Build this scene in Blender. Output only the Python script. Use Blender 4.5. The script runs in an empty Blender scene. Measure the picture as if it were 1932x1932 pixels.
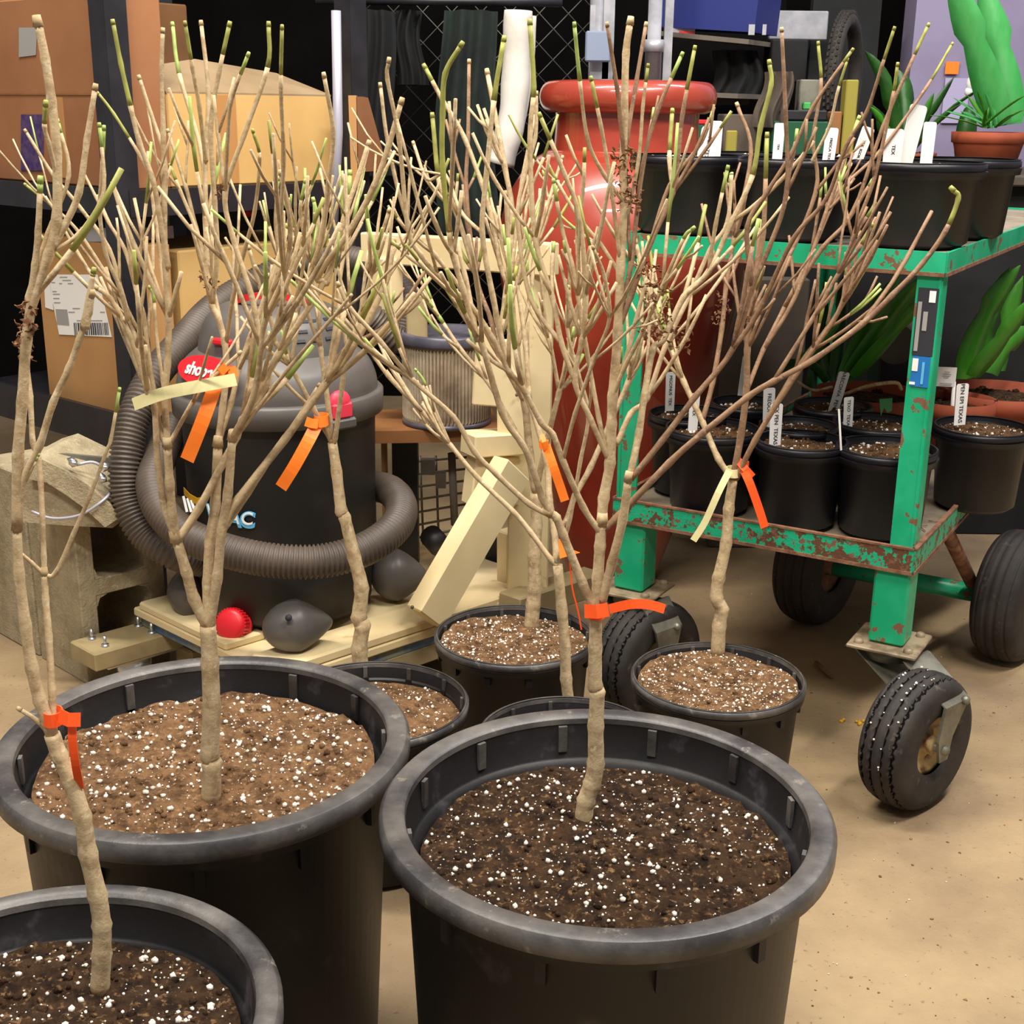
import bpy, math, random
from mathutils import Vector, Matrix, noise
random.seed(7)
# ------------------------------------------------------------------ camera, light, exposure
S = bpy.context.scene
CH = 1.12
PITCH = math.radians(17.2); ROLL = math.radians(0.7); FPX = 2450.0
cd = bpy.data.cameras.new('camera'); cam = bpy.data.objects.new('camera', cd); S.collection.objects.link(cam)
fw = Vector((0, math.cos(PITCH), -math.sin(PITCH))); up0 = Vector((0, math.sin(PITCH), math.cos(PITCH))); rt0 = Vector((1, 0, 0))
RT = rt0*math.cos(ROLL) + up0*math.sin(ROLL); UP = -rt0*math.sin(ROLL) + up0*math.cos(ROLL)
m3 = Matrix((RT, UP, -fw)).transposed()
cam.matrix_world = Matrix.Translation((0, 0, CH)) @ m3.to_4x4()
cd.sensor_width = 36; cd.lens = FPX/1932*36; cd.clip_start = 0.05; cd.clip_end = 60
S.camera = cam
S.view_settings.view_transform = 'Standard'; S.view_settings.look = 'None'; S.view_settings.gamma = 1
S.view_settings.use_curve_mapping = False
S.view_settings.exposure = 0.46
W = bpy.data.worlds.new('world'); S.world = W; W.use_nodes = True
bg = W.node_tree.nodes['Background']; bg.inputs[0].default_value = (1.0, 0.96, 0.92, 1); bg.inputs[1].default_value = 0.20
def area(name, loc, tgt, sx, sy, power, col):
    l = bpy.data.lights.new(name, 'AREA'); l.shape = 'RECTANGLE'; l.size = sx; l.size_y = sy; l.energy = power; l.color = col
    o = bpy.data.objects.new(name, l); S.collection.objects.link(o); o.location = loc
    o.rotation_euler = (Vector(tgt)-Vector(loc)).to_track_quat('-Z', 'Y').to_euler(); return o
area('ceiling_lamp', (-0.5, 0.2, 2.9), (-0.3, 1.6, 0.3), 1.4, 0.15, 46, (1.0, 0.95, 0.86))
area('ceiling_lamp', (1.2, 1.2, 3.0), (0.6, 1.8, 0.2), 1.4, 0.15, 58, (1.0, 0.95, 0.87))
area('ceiling_lamp', (-0.6, 1.9, 3.0), (-0.5, 2.6, 0.3), 1.4, 0.15, 56, (1.0, 0.94, 0.85))
area('ceiling_lamp', (1.6, 3.0, 3.0), (1.4, 3.4, 0.5), 1.2, 0.25, 22, (0.93, 0.93, 1.0))

def ray(x, y): return fw + (x-966)/FPX*RT - (y-966)/FPX*UP
def at(x, y, Y):                       # a photograph point placed at depth Y
    d = ray(x, y); return Vector((0, 0, CH)) + d*(Y/d.y)
def atz(x, y, z):
    d = ray(x, y); return Vector((0, 0, CH)) + d*((z-CH)/d.z)
def onplane(x, y, P, n):
    d = ray(x, y); C = Vector((0, 0, CH)); return C + d*((P-C).dot(n)/d.dot(n))
def pxm(p): return (p-Vector((0, 0, CH))).dot(fw)/FPX      # metres per photo pixel there

# ------------------------------------------------------------------ materials
def rgb(h):
    h = h.lstrip('#'); c = [int(h[i:i+2], 16)/255 for i in (0, 2, 4)]
    return tuple([(v/12.92 if v <= .04045 else ((v+.055)/1.055)**2.4) for v in c]+[1])
MATS = {}
def mat(name, c1, c2=None, scale=20, rough=.6, metal=0, bump=0, bscale=None, detail=6, lo=.4, hi=.6, stretch=None, c3=None, s3=60, lo3=.55, hi3=.6, spec=.5, coat=0, trans=0):
    if name in MATS: return MATS[name]
    m = bpy.data.materials.new(name); m.use_nodes = True; nt = m.node_tree; N = nt.nodes; L = nt.links
    b = N['Principled BSDF']; b.inputs['Roughness'].default_value = rough; b.inputs['Metallic'].default_value = metal
    b.inputs['Specular IOR Level'].default_value = spec; b.inputs['Coat Weight'].default_value = coat
    b.inputs['Transmission Weight'].default_value = trans
    b.inputs['Base Color'].default_value = rgb(c1)
    tc = N.new('ShaderNodeTexCoord'); mp = N.new('ShaderNodeMapping'); L.new(tc.outputs['Object'], mp.inputs[0])
    if stretch: mp.inputs['Scale'].default_value = stretch
    def nz(sc, de=detail):
        n = N.new('ShaderNodeTexNoise'); n.inputs['Scale'].default_value = sc; n.inputs['Detail'].default_value = de; n.inputs['Roughness'].default_value = .6
        L.new(mp.outputs[0], n.inputs['Vector']); return n
    def mixc(a_sock, acol, col, sc, l, h):
        n = nz(sc); r = N.new('ShaderNodeMapRange'); r.inputs[1].default_value = l; r.inputs[2].default_value = h
        L.new(n.outputs['Fac'], r.inputs[0]); x = N.new('ShaderNodeMix'); x.data_type = 'RGBA'
        L.new(r.outputs[0], x.inputs[0])
        if a_sock: L.new(a_sock, x.inputs[6])
        else: x.inputs[6].default_value = acol
        x.inputs[7].default_value = col; return x.outputs[2]
    s = None
    if c2: s = mixc(None, rgb(c1), rgb(c2), scale, lo, hi)
    if c3: s = mixc(s, rgb(c1), rgb(c3), s3, lo3, hi3)
    if s: L.new(s, b.inputs['Base Color'])
    if bump:
        n = nz(bscale or scale*3, 8); bp = N.new('ShaderNodeBump'); bp.inputs['Strength'].default_value = min(1, bump); bp.inputs['Distance'].default_value = .004*max(1, bump)
        L.new(n.outputs['Fac'], bp.inputs['Height']); L.new(bp.outputs[0], b.inputs['Normal'])
    MATS[name] = m; return m
M = dict(
 floor=mat('concrete', '#a8906c', '#856f55', 3.2, .8, bump=.5, bscale=110, lo=.35, hi=.7, c3='#6e5a44', s3=85, lo3=.62, hi3=.72),
 pot=mat('black_plastic', '#151315', '#2a272a', 7, .5, bump=.15, bscale=50, lo=.5, hi=.72, c3='#575158', s3=14, lo3=.57, hi3=.78),
 rim=mat('scuffed_sheen_plastic', '#353334', '#6b6763', 11, .40, bump=.2, bscale=90, lo=.36, hi=.66, c3='#8d867b', s3=45, lo3=.62, hi3=.76),  # grey is scuffing plus some sheen put into the colour
 potblue=mat('dark_plastic', '#12121a', '#1c1b24', 9, .42, bump=.08, lo=.4, hi=.7),
 soil=mat('potting_soil', '#46311f', '#261910', 55, .95, bump=2, bscale=190, lo=.40, hi=.62, c3='#8a6a48', s3=150, lo3=.56, hi3=.68, spec=.2),
 soilm=mat('brown_potting_soil', '#6a4c32', '#43301f', 50, .95, bump=2, bscale=190, lo=.40, hi=.64, c3='#93704c', s3=140, lo3=.56, hi3=.68, spec=.2),
 soilp=mat('dry_potting_soil', '#8a6848', '#553c28', 50, .95, bump=2, bscale=190, lo=.40, hi=.64, c3='#b08a62', s3=140, lo3=.56, hi3=.68, spec=.2),
 perl=mat('perlite', '#f2ece2', '#c9beae', 300, .8),
 bark=mat('pale_bark', '#c6ae88', '#a58b66', 70, .75, bump=.22, bscale=260, lo=.45, hi=.65, c3='#d8c6a4', s3=120, lo3=.55, hi3=.7),
 barkb=mat('brown_bark', '#98775a', '#765640', 60, .75, bump=.22, bscale=260, lo=.45, hi=.65, c3='#b3947a', s3=120, lo3=.55, hi3=.7),
 green=mat('green_bark', '#a3a653', '#8c8a44', 60, .6, lo=.4, hi=.65),
 greenb=mat('fresh_green_bark', '#aebf6c', '#93a854', 60, .6, lo=.4, hi=.65),
 knot=mat('cut_wood', '#c9b48c', '#a98c60', 90, .8),
 dead=mat('dead_leaf', '#8f6a48', '#6b472c', 90, .9),
 cart=mat('green_paint', '#10a070', '#2fb488', 9, .36, bump=.12, lo=.4, hi=.7, c3='#7a5a44', s3=30, lo3=.59, hi3=.61),
 cartr=mat('rusty_green_paint', '#17a87c', '#62412f', 44, .45, bump=.3, lo=.52, hi=.54, c3='#7c5646', s3=95, lo3=.57, hi3=.59),
 rust=mat('rust', '#6b4330', '#8a6248', 40, .8, bump=.4, lo=.4, hi=.6),
 deck=mat('worn_sheet_metal', '#938673', '#6f6557', 14, .6, lo=.4, hi=.65, c3='#3a3028', s3=60, lo3=.66, hi3=.7),
 rubber=mat('black_rubber', '#332d29', '#211d1b', 20, .75, bump=.15, lo=.4, hi=.65, c3='#5a5048', s3=40, lo3=.6, hi3=.75),
 groove=mat('groove_shade', '#0c0a0a', None, rough=.95, spec=.1),  # shade of the tread grooves painted in as matte black
 steel=mat('dull_steel', '#8f8d80', '#6d6a5e', 18, .45, metal=.55, lo=.4, hi=.65),
 plate=mat('weathered_plate', '#9b8a70', '#73604a', 30, .6, metal=.2, lo=.4, hi=.6, bump=.2),
 hub=mat('cream_hub', '#b39a68', '#6b4426', 30, .55, lo=.48, hi=.62),
 jar=mat('terracotta_glaze', '#a23c2a', '#8e3020', 6, .33, lo=.35, hi=.7, coat=.75),
 card=mat('cardboard', '#b98a55', '#a87a48', 4, .8, bump=.08, lo=.35, hi=.7),
 cardl=mat('light_cardboard', '#d3ac6c', '#c59c5c', 4, .8, bump=.08, lo=.35, hi=.7),
 cardd=mat('brown_cardboard', '#9d6a44', '#8c5a36', 4, .8, bump=.08, lo=.35, hi=.7),
 cardx=mat('dark_cardboard', '#6d4a28', '#5c3d20', 4, .85),  # darker brown board of the open carton
 tape=mat('packing_tape', '#b5834e', None, rough=.35),
 black=mat('black_paint', '#25242a', '#1b1a1f', 12, .4, lo=.4, hi=.6),
 dark=mat('dark_fabric', '#17181a', '#0e0f10', 6, .9),
 coat=mat('dark_green_cloth', '#1f2b27', '#111816', 5, .95, lo=.4, hi=.6),
 darkwall=mat('shade_black', '#0d0b0b', '#060505', 3, .95, spec=.1),  # blackness of the unlit background put into the colour
 lilac=mat('lilac_wall', '#8d84a0', '#847a96', 3, .85, bump=.05),
 vac=mat('vacuum_black', '#191716', '#2a2624', 9, .55, bump=.1, lo=.5, hi=.7),
 vacg=mat('vacuum_grey', '#55514e', '#625d59', 6, .42, bump=.06, lo=.4, hi=.7),
 hose=mat('hose_plastic', '#4a4038', '#5a4e44', 12, .5, lo=.4, hi=.65),
 red=mat('red_plastic', '#d8202c', None, rough=.4),
 pink=mat('red_latch', '#ea3a52', None, rough=.45),
 white=mat('white_plastic', '#f6f4f2', None, rough=.5),
 label=mat('paper_label', '#efece8', None, rough=.7),
 ink=mat('black_ink', '#2a2a33', None, rough=.7),
 grey=mat('grey_print', '#9d9a97', None, rough=.7),
 blue=mat('blue_print', '#1e6fb8', None, rough=.5),
 navy=mat('navy_box', '#16246c', None, rough=.5),
 cyan=mat('light_blue_print', '#5fb4e0', None, rough=.5),
 yellow=mat('yellow_print', '#e0a820', None, rough=.5),
 olive=mat('olive_yellow', '#8f8432', None, rough=.7),
 wood=mat('pine_lumber', '#e6d2a6', '#d8c08e', 3, .7, bump=.06, lo=.35, hi=.65, stretch=(1, 1, 1), c3='#b08c58', s3=9, lo3=.62, hi3=.7),
 woodg=mat('weathered_lumber', '#a8956c', '#8c7c5a', 6, .8, bump=.15, lo=.4, hi=.6),
 woodb=mat('brown_board', '#8f6034', '#7a4e28', 8, .7),
 blueedge=mat('blue_painted_edge', '#4f6a86', '#7c7f72', 30, .7, lo=.45, hi=.6),
 block=mat('concrete_block', '#b3a486', '#95876a', 16, .95, bump=.9, bscale=160, lo=.4, hi=.65, c3='#bcae92', s3=70, lo3=.58, hi3=.7),
 zinc=mat('zinc', '#d9dadb', None, rough=.25, metal=.9),
 pleat=mat('dusty_filter_paper', '#b5a58c', '#8d7a66', 18, .9, lo=.4, hi=.62),
 fcap=mat('filter_cap', '#45434e', '#5a5762', 18, .3),
 orange=mat('orange_tag', '#ff7a1c', '#ff8a2e', 8, .45),
 orangeb=mat('orange_red_tag', '#ff5a1c', None, rough=.45),
 cream=mat('cream_tag', '#e6dda4', None, rough=.5),
 leaf=mat('green_leaf', '#3f8a22', '#2f6e18', 12, .4, lo=.4, hi=.65, stretch=(1, 1, .2)),
 leafb=mat('bright_leaf', '#3a9448', '#55ad62', 9, .35, lo=.4, hi=.65, stretch=(1, 1, .2)),
 leafd=mat('deep_leaf', '#24561a', '#183f10', 12, .4, lo=.4, hi=.65),
 terra=mat('terracotta', '#964528', '#7e361d', 8, .8, bump=.1, lo=.4, hi=.65),
 binG=mat('green_bin', '#0c4a2e', None, rough=.5),
 silver=mat('silver_paint', '#b4b4ba', '#96969c', 10, .35, metal=.3),
 lgrey=mat('light_grey_metal', '#8590a8', None, rough=.4),
 pipew=mat('white_sheet', '#d8d3cb', '#c4bfb5', 8, .7),
 conduit=mat('grey_conduit', '#a9a7b4', None, rough=.4, metal=.2),
 greyb=mat('grey_board', '#6b6258', '#5a5148', 5, .85),
 taupe=mat('taupe_cloth', '#5d5248', '#453c34', 6, .95),
 glass=mat('clear_glass', '#ffffff', None, rough=.05, trans=.95),
)
# ------------------------------------------------------------------ mesh builder
class MB:
    def __init__(s): s.v = []; s.f = []; s.m = []; s.mi = 0; s.sm = []
    def add(s, vs, fs, smooth=False):
        o = len(s.v); s.v += [tuple(v) for v in vs]
        for f in fs: s.f.append([i+o for i in f]); s.m.append(s.mi); s.sm.append(smooth)
        return s
    def box(s, c, size, X=(1, 0, 0), Yv=(0, 1, 0), Zv=(0, 0, 1), bev=0):
        c = Vector(c); X = Vector(X).normalized()*size[0]/2; Yv = Vector(Yv).normalized()*size[1]/2; Zv = Vector(Zv).normalized()*size[2]/2
        if not bev:
            vs = [c+X*a+Yv*b+Zv*d for a in (-1, 1) for b in (-1, 1) for d in (-1, 1)]
            return s.add(vs, [(0, 1, 3, 2), (4, 6, 7, 5), (0, 4, 5, 1), (2, 3, 7, 6), (0, 2, 6, 4), (1, 5, 7, 3)])
        k = [1-bev*2/size[0], 1-bev*2/size[1], 1-bev*2/size[2]]
        vs = []; ix = {}
        for a in (-1, 1):
            for b in (-1, 1):
                for d in (-1, 1):
                    for ax in range(3):
                        t = [a, b, d]; q = [t[i]*(1 if i == ax else k[i]) for i in range(3)]
                        ix[(a, b, d, ax)] = len(vs); vs.append(c+X*q[0]+Yv*q[1]+Zv*q[2])
        fs = []
        for ax in range(3):
            o = [i for i in range(3) if i != ax]
            for sg in (-1, 1):
                q = []
                for (p, r) in ((-1, -1), (1, -1), (1, 1), (-1, 1)):
                    t = [0, 0, 0]; t[ax] = sg; t[o[0]] = p; t[o[1]] = r; q.append(ix[(*t, ax)])
                fs.append(q)
        for a in (-1, 1):
            for b in (-1, 1):
                for (i, j, k2) in ((0, 1, 2), (0, 2, 1), (1, 2, 0)):
                    def g(z, ax):
                        t = [0, 0, 0]; t[i] = a; t[j] = b; t[k2] = z; return ix[(*t, ax)]
                    fs.append([g(-1, i), g(1, i), g(1, j), g(-1, j)])
                for d in (-1, 1): fs.append([ix[(a, b, d, 0)], ix[(a, b, d, 1)], ix[(a, b, d, 2)]])
        return s.add(vs, fs)
    def beam(s, a, b, w, h, upv=(0, 0, 1), bev=0):
        a = Vector(a); b = Vector(b); X = (b-a); Y = Vector(upv).cross(X)
        if Y.length < 1e-6: Y = Vector((0, 1, 0))
        Y.normalize(); Z = X.cross(Y)
        return s.box((a+b)/2, (X.length, w, h), X, Y, Z, bev)
    def tube(s, pts, rad, n=8, cap=True, smooth=True, closed=False):
        pts = [Vector(p) for p in pts]
        if not hasattr(rad, '__len__'): rad = [rad]*len(pts)
        N = len(pts); vs = []; u = None
        for i, p in enumerate(pts):
            if closed: t = pts[(i+1) % N]-pts[i-1]
            else: t = pts[min(i+1, N-1)]-pts[max(i-1, 0)]
            if t.length < 1e-9: t = Vector((0, 0, 1))
            t.normalize()
            if u is None:
                u = t.orthogonal().normalized()
            u = (u - t*u.dot(t)); u = u.normalized() if u.length > 1e-6 else t.orthogonal().normalized()
            w = t.cross(u)
            for k in range(n):
                a = 2*math.pi*k/n; vs.append(p+(u*math.cos(a)+w*math.sin(a))*rad[i])
        fs = []
        for i in range(N if closed else N-1):
            j = (i+1) % N
            for k in range(n): fs.append((i*n+k, i*n+(k+1) % n, j*n+(k+1) % n, j*n+k))
        if cap and not closed: fs.append(tuple(range(n-1, -1, -1))); fs.append(tuple(range((N-1)*n, N*n)))
        return s.add(vs, fs, smooth)
    def lathe(s, prof, c=(0, 0, 0), n=48, axis=None, smooth=True, a0=0, a1=2*math.pi, cap=False):
        c = Vector(c); Z = Vector(axis).normalized() if axis is not None else Vector((0, 0, 1))
        X = Z.orthogonal().normalized() if axis is not None else Vector((1, 0, 0)); Y = Z.cross(X)
        full = abs(a1-a0-2*math.pi) < 1e-6; k = n if full else n+1; vs = []
        for r, z in prof:
            for i in range(k):
                a = a0+(a1-a0)*i/n; vs.append(c+(X*math.cos(a)+Y*math.sin(a))*r+Z*z)
        fs = []
        for j in range(len(prof)-1):
            for i in range(n):
                i2 = (i+1) % k; fs.append((j*k+i, j*k+i2, (j+1)*k+i2, (j+1)*k+i))
        if cap: fs.append(tuple(range(k-1, -1, -1))); fs.append(tuple(range((len(prof)-1)*k, len(prof)*k)))
        return s.add(vs, fs, smooth)
    def blob(s, c, r, sq=(1, 1, 1), jit=.2, sub=0):
        c = Vector(c); t = (1+5**.5)/2
        V = [(-1, t, 0), (1, t, 0), (-1, -t, 0), (1, -t, 0), (0, -1, t), (0, 1, t), (0, -1, -t), (0, 1, -t), (t, 0, -1), (t, 0, 1), (-t, 0, -1), (-t, 0, 1)]
        F = [(0, 11, 5), (0, 5, 1), (0, 1, 7), (0, 7, 10), (0, 10, 11), (1, 5, 9), (5, 11, 4), (11, 10, 2), (10, 7, 6), (7, 1, 8), (3, 9, 4), (3, 4, 2), (3, 2, 6), (3, 6, 8), (3, 8, 9), (4, 9, 5), (2, 4, 11), (6, 2, 10), (8, 6, 7), (9, 8, 1)]
        vs = []
        for v in V:
            v = Vector(v).normalized()*r*(1+random.uniform(-jit, jit)); vs.append(c+Vector((v.x*sq[0], v.y*sq[1], v.z*sq[2])))
        return s.add(vs, F, True)
    def sphere(s, c, r, sq=(1, 1, 1), n=20, X=(1, 0, 0), Z=(0, 0, 1), fn=None, lo=-math.pi/2, hi=math.pi/2):
        c = Vector(c); X = Vector(X).normalized(); Z = Vector(Z).normalized(); Y = Z.cross(X); vs = []; h = n//2
        for j in range(h+1):
            la = lo+(hi-lo)*j/h
            for i in range(n):
                a = 2*math.pi*i/n; d = Vector((math.cos(la)*math.cos(a)*sq[0], math.cos(la)*math.sin(a)*sq[1], math.sin(la)*sq[2]))*r
                if fn: d = fn(d)
                vs.append(c+X*d.x+Y*d.y+Z*d.z)
        fs = [(j*n+i, j*n+(i+1) % n, (j+1)*n+(i+1) % n, (j+1)*n+i) for j in range(h) for i in range(n)]
        return s.add(vs, fs, True)
    def strip(s, pts, w, wv, th=.0008, taper=None):      # a ribbon with thickness
        pts = [Vector(p) for p in pts]; wv0 = Vector(wv).normalized(); vs = []; N = len(pts)
        for i, p in enumerate(pts):
            t = (pts[min(i+1, N-1)]-pts[max(i-1, 0)]).normalized(); a = (wv0-t*wv0.dot(t)).normalized(); nn = t.cross(a)
            ww = w*(taper[i] if taper else 1)/2
            vs += [p-a*ww-nn*th/2, p+a*ww-nn*th/2, p+a*ww+nn*th/2, p-a*ww+nn*th/2]
        fs = [(0, 1, 2, 3), tuple((N-1)*4+k for k in (3, 2, 1, 0))]
        for i in range(N-1):
            for k in range(4): fs.append((i*4+k, (i+1)*4+k, (i+1)*4+(k+1) % 4, i*4+(k+1) % 4))
        return s.add(vs, fs)
    def prism(s, poly, d):                                # poly: list of 3D points, extruded by vector d
        d = Vector(d); n = len(poly); vs = [Vector(p) for p in poly]+[Vector(p)+d for p in poly]
        fs = [tuple(range(n-1, -1, -1)), tuple(range(n, 2*n))]+[(i, (i+1) % n, n+(i+1) % n, n+i) for i in range(n)]
        return s.add(vs, fs)
    def build(s, name, mats, parent=None, **kw):
        if not isinstance(mats, (list, tuple)): mats = [mats]
        me = bpy.data.meshes.new(name); 
        org = Vector((0, 0, 0))
        if parent is None and s.v:
            xs = [v[0] for v in s.v]; ys = [v[1] for v in s.v]; zs = [v[2] for v in s.v]
            org = Vector(((min(xs)+max(xs))/2, (min(ys)+max(ys))/2, min(zs)))
        elif parent is not None: org = wl(parent)
        me.from_pydata([(v[0]-org.x, v[1]-org.y, v[2]-org.z) for v in s.v], [], s.f)
        for m_ in mats: me.materials.append(m_)
        me.polygons.foreach_set('material_index', s.m); me.polygons.foreach_set('use_smooth', s.sm); me.update()
        o = bpy.data.objects.new(name, me); S.collection.objects.link(o)
        if parent is None: o.location = org
        else: o.parent = parent
        for k, v in kw.items(): o[k] = v
        return o
def wl(o):
    p = Vector((0, 0, 0))
    while o: p += o.location; o = o.parent
    return p
def thing(name, label, cat, loc=(0, 0, 0), group=None):
    o = bpy.data.objects.new(name, None); o.empty_display_size = .05; S.collection.objects.link(o); o.location = loc
    o['label'] = label; o['category'] = cat
    if group: o['group'] = group
    return o
def tag(o, label, cat, group=None):
    o['label'] = label; o['category'] = cat
    if group: o['group'] = group
    return o
def struct(o): o['kind'] = 'structure'; return o
def textmesh(body, size, P, X, Z, m, name, parent, depth=.0006, bold=0, shear=0, ax='CENTER', sx=1):
    c = bpy.data.curves.new('lettering', 'FONT'); c.body = body; c.size = size; c.extrude = depth; c.align_x = ax; c.align_y = 'CENTER'; c.offset = bold; c.shear = shear
    o = bpy.data.objects.new('lettering', c); S.collection.objects.link(o)
    me = bpy.data.meshes.new_from_object(o); bpy.data.objects.remove(o)
    X = Vector(X).normalized()*sx; Z = Vector(Z).normalized(); Yn = X.normalized().cross(Z)
    org = wl(parent)
    for v in me.vertices:
        q = Vector(P)+X*v.co.x+Z*v.co.y-(-Yn)*v.co.z*-1
        v.co = q-org
    me.materials.clear(); me.materials.append(m)
    t = bpy.data.objects.new(name, me); S.collection.objects.link(t); t.parent = parent; return t
def spline(pts, k=4):
    P = [Vector(p) for p in pts]
    if len(P) < 3: return [P[0].lerp(P[-1], i/k) for i in range(k+1)]
    out = []
    for i in range(len(P)-1):
        p0 = P[i-1] if i else P[0]*2-P[1]; p1 = P[i]; p2 = P[i+1]; p3 = P[i+2] if i+2 < len(P) else P[-1]*2-P[-2]
        for j in range(k):
            t = j/k; out.append(.5*((2*p1)+(p2-p0)*t+(2*p0-5*p1+4*p2-p3)*t*t+(3*p1-p0-3*p2+p3)*t**3))
    out.append(P[-1]); return out

# ================================================================== room
b = MB(); b.add([(-4, -1.2, 0), (4.5, -1.2, 0), (4.5, 5.2, 0), (-4, 5.2, 0)], [(0, 1, 2, 3)]); struct(b.build('floor', M['floor']))
b = MB(); b.box((.2, 5.25, 1.5), (8.6, .1, 3.0)); struct(b.build('wall_back', M['darkwall']))
b = MB(); b.box((2.06, 4.2, 1.5), (1.75, .12, 3.0)); struct(b.build('wall_right', M['lilac']))
# ================================================================== potted trees
def pot_big(parent, c, R, H, soilz, n=96, small=False, smat=None, pm=None, rm=None, seed=0, slots=True, nperl=600, psz=1.0):
    """nursery pot standing at c: rolled rim radius R, height H, soil level soilz"""
    rnd = random.Random(seed); c = Vector(c); rb = R*.80 if not small else R*.82
    lip = R*.112 if not small else R*.038
    b = MB()
    ro = R; ri = R-lip; lh = .0165*R/.23 if not small else .010
    wall = R*.90 if not small else R*.955
    prof = [(0, .002), (rb-.01, .002), (rb, .01), (wall-.004, H-lh*2.6), (wall+.004, H-lh*2.5), (wall+.006, H-lh*1.4)]
    b.lathe(prof, c, n)
    b.mi = 1
    rim = [(wall+.006, H-lh*1.4), (ro-.006, H-lh*1.5), (ro, H-lh*1.2), (ro, H-lh*.35), (ro-.004, H-.001), (ro-.007, H), (ri+.006, H), (ri+.002, H-.003), (ri, H-.008)]
    b.lathe(rim[:5], c, n); b.lathe([(ro-.004, H-.001), (ro-.006, H), (ri+.003, H), (ri, H-.003)], c, n); b.lathe([(ri, H-.003), (ri-.001, H-.009)], c, n)
    b.mi = 0
    ins = [(ri, H-.008), (ri-.004, H-.05*R/.23), (ri-.006, H-.052*R/.23), (ri-.012*R/.23, H-.056*R/.23), (ri-.016*R/.23, soilz-.03)]
    if small: ins = [(ri, H-.008), (ri-.004, H-.02), (ri-.008, soilz-.02)]
    b.lathe(ins, c, n)
    if slots:       # moulded ribs inside and outside the collar
        for k in range(12):
            a = 2*math.pi*(k+.35)/12; d = Vector((math.cos(a), math.sin(a), 0)); t = Vector((-d.y, d.x, 0))
            b.mi = 1; b.box(c+d*(ri-.004)+Vector((0, 0, H-.026*R/.23)), (.004, .010*R/.23, .032*R/.23), d, t)
            b.mi = 0; b.box(c+d*(wall-.003)+Vector((0, 0, H-lh*3.3)), (.007, .010, lh*1.7), d, t)
    p = b.build('nursery_pot', [pm or M['pot'], rm or M['rim']], parent)
    # soil
    b = MB(); rs = ri-.0155*R/.23 if not small else ri-.006; nr = 46 if not small else 26; na = 150 if not small else 84; vs = [c+Vector((0, 0, soilz))]
    off = Vector((seed*3.1, seed*1.7, 0))
    def hz(x, y):
        q = Vector((x, y, 0))
        r = math.hypot(x, y)/rs
        h = noise.noise(q*9+off)*.010+noise.noise(q*38+off)*.0052+noise.noise(q*95+off)*.0036+abs(noise.noise(q*210+off))*.0032
        return h*(1 if not small else .75)+(.004*math.cos(r*2.4))
    for j in range(1, nr+1):
        r = rs*(j/nr)**.8
        for i in range(na):
            a = 2*math.pi*i/na; x = r*math.cos(a); y = r*math.sin(a); vs.append(c+Vector((x, y, soilz+hz(x, y))))
    fs = [(0, 1+i, 1+(i+1) % na) for i in range(na)]
    for j in range(nr-1):
        for i in range(na): fs.append((1+j*na+i, 1+(j+1)*na+i, 1+(j+1)*na+(i+1) % na, 1+j*na+(i+1) % na))
    b.add(vs, fs, True)
    cr = random.Random(seed+5)
    for k in range(260 if not small else 90):
        a = cr.uniform(0, 6.283); r = rs*math.sqrt(cr.random())*.97; x, y = r*math.cos(a), r*math.sin(a)
        b.blob(c+Vector((x, y, soilz+hz(x, y))), cr.uniform(.0015, .0048), jit=.35)
    so = b.build('soil', smat or M['soil'], parent)
    b = MB()
    for k in range(int(nperl*1.35)):
        a = cr.uniform(0, 6.283); r = rs*math.sqrt(cr.random())*.98; x, y = r*math.cos(a), r*math.sin(a)
        s_ = cr.choice([.0005, .0006, .0007, .0009, .0009, .0012, .0014, .0018, .0027])*psz
        b.blob(c+Vector((x, y, soilz+hz(x, y)+s_*.5)), s_, jit=.25)
    pe = b.build('perlite', M['perl'], so); pe['kind'] = 'stuff'
    pe['label'] = 'white perlite grains'
    return p
TREES = {}
def tree(key, label, c, R, H, soil, base_px, smat, small, seed, nperl, psz=1.0, slots=True):
    root = thing('potted_tree', label, 'potted tree', c, 'bare potted trees')
    pot_big(root, c, R, H, soil, small=small, smat=smat, seed=seed, nperl=nperl, psz=psz, slots=slots)
    p = atz(base_px[0], base_px[1], soil)
    TREES[key] = dict(root=root, Y=p.y, lines=[], rnd=random.Random(seed+20)); return root
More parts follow.
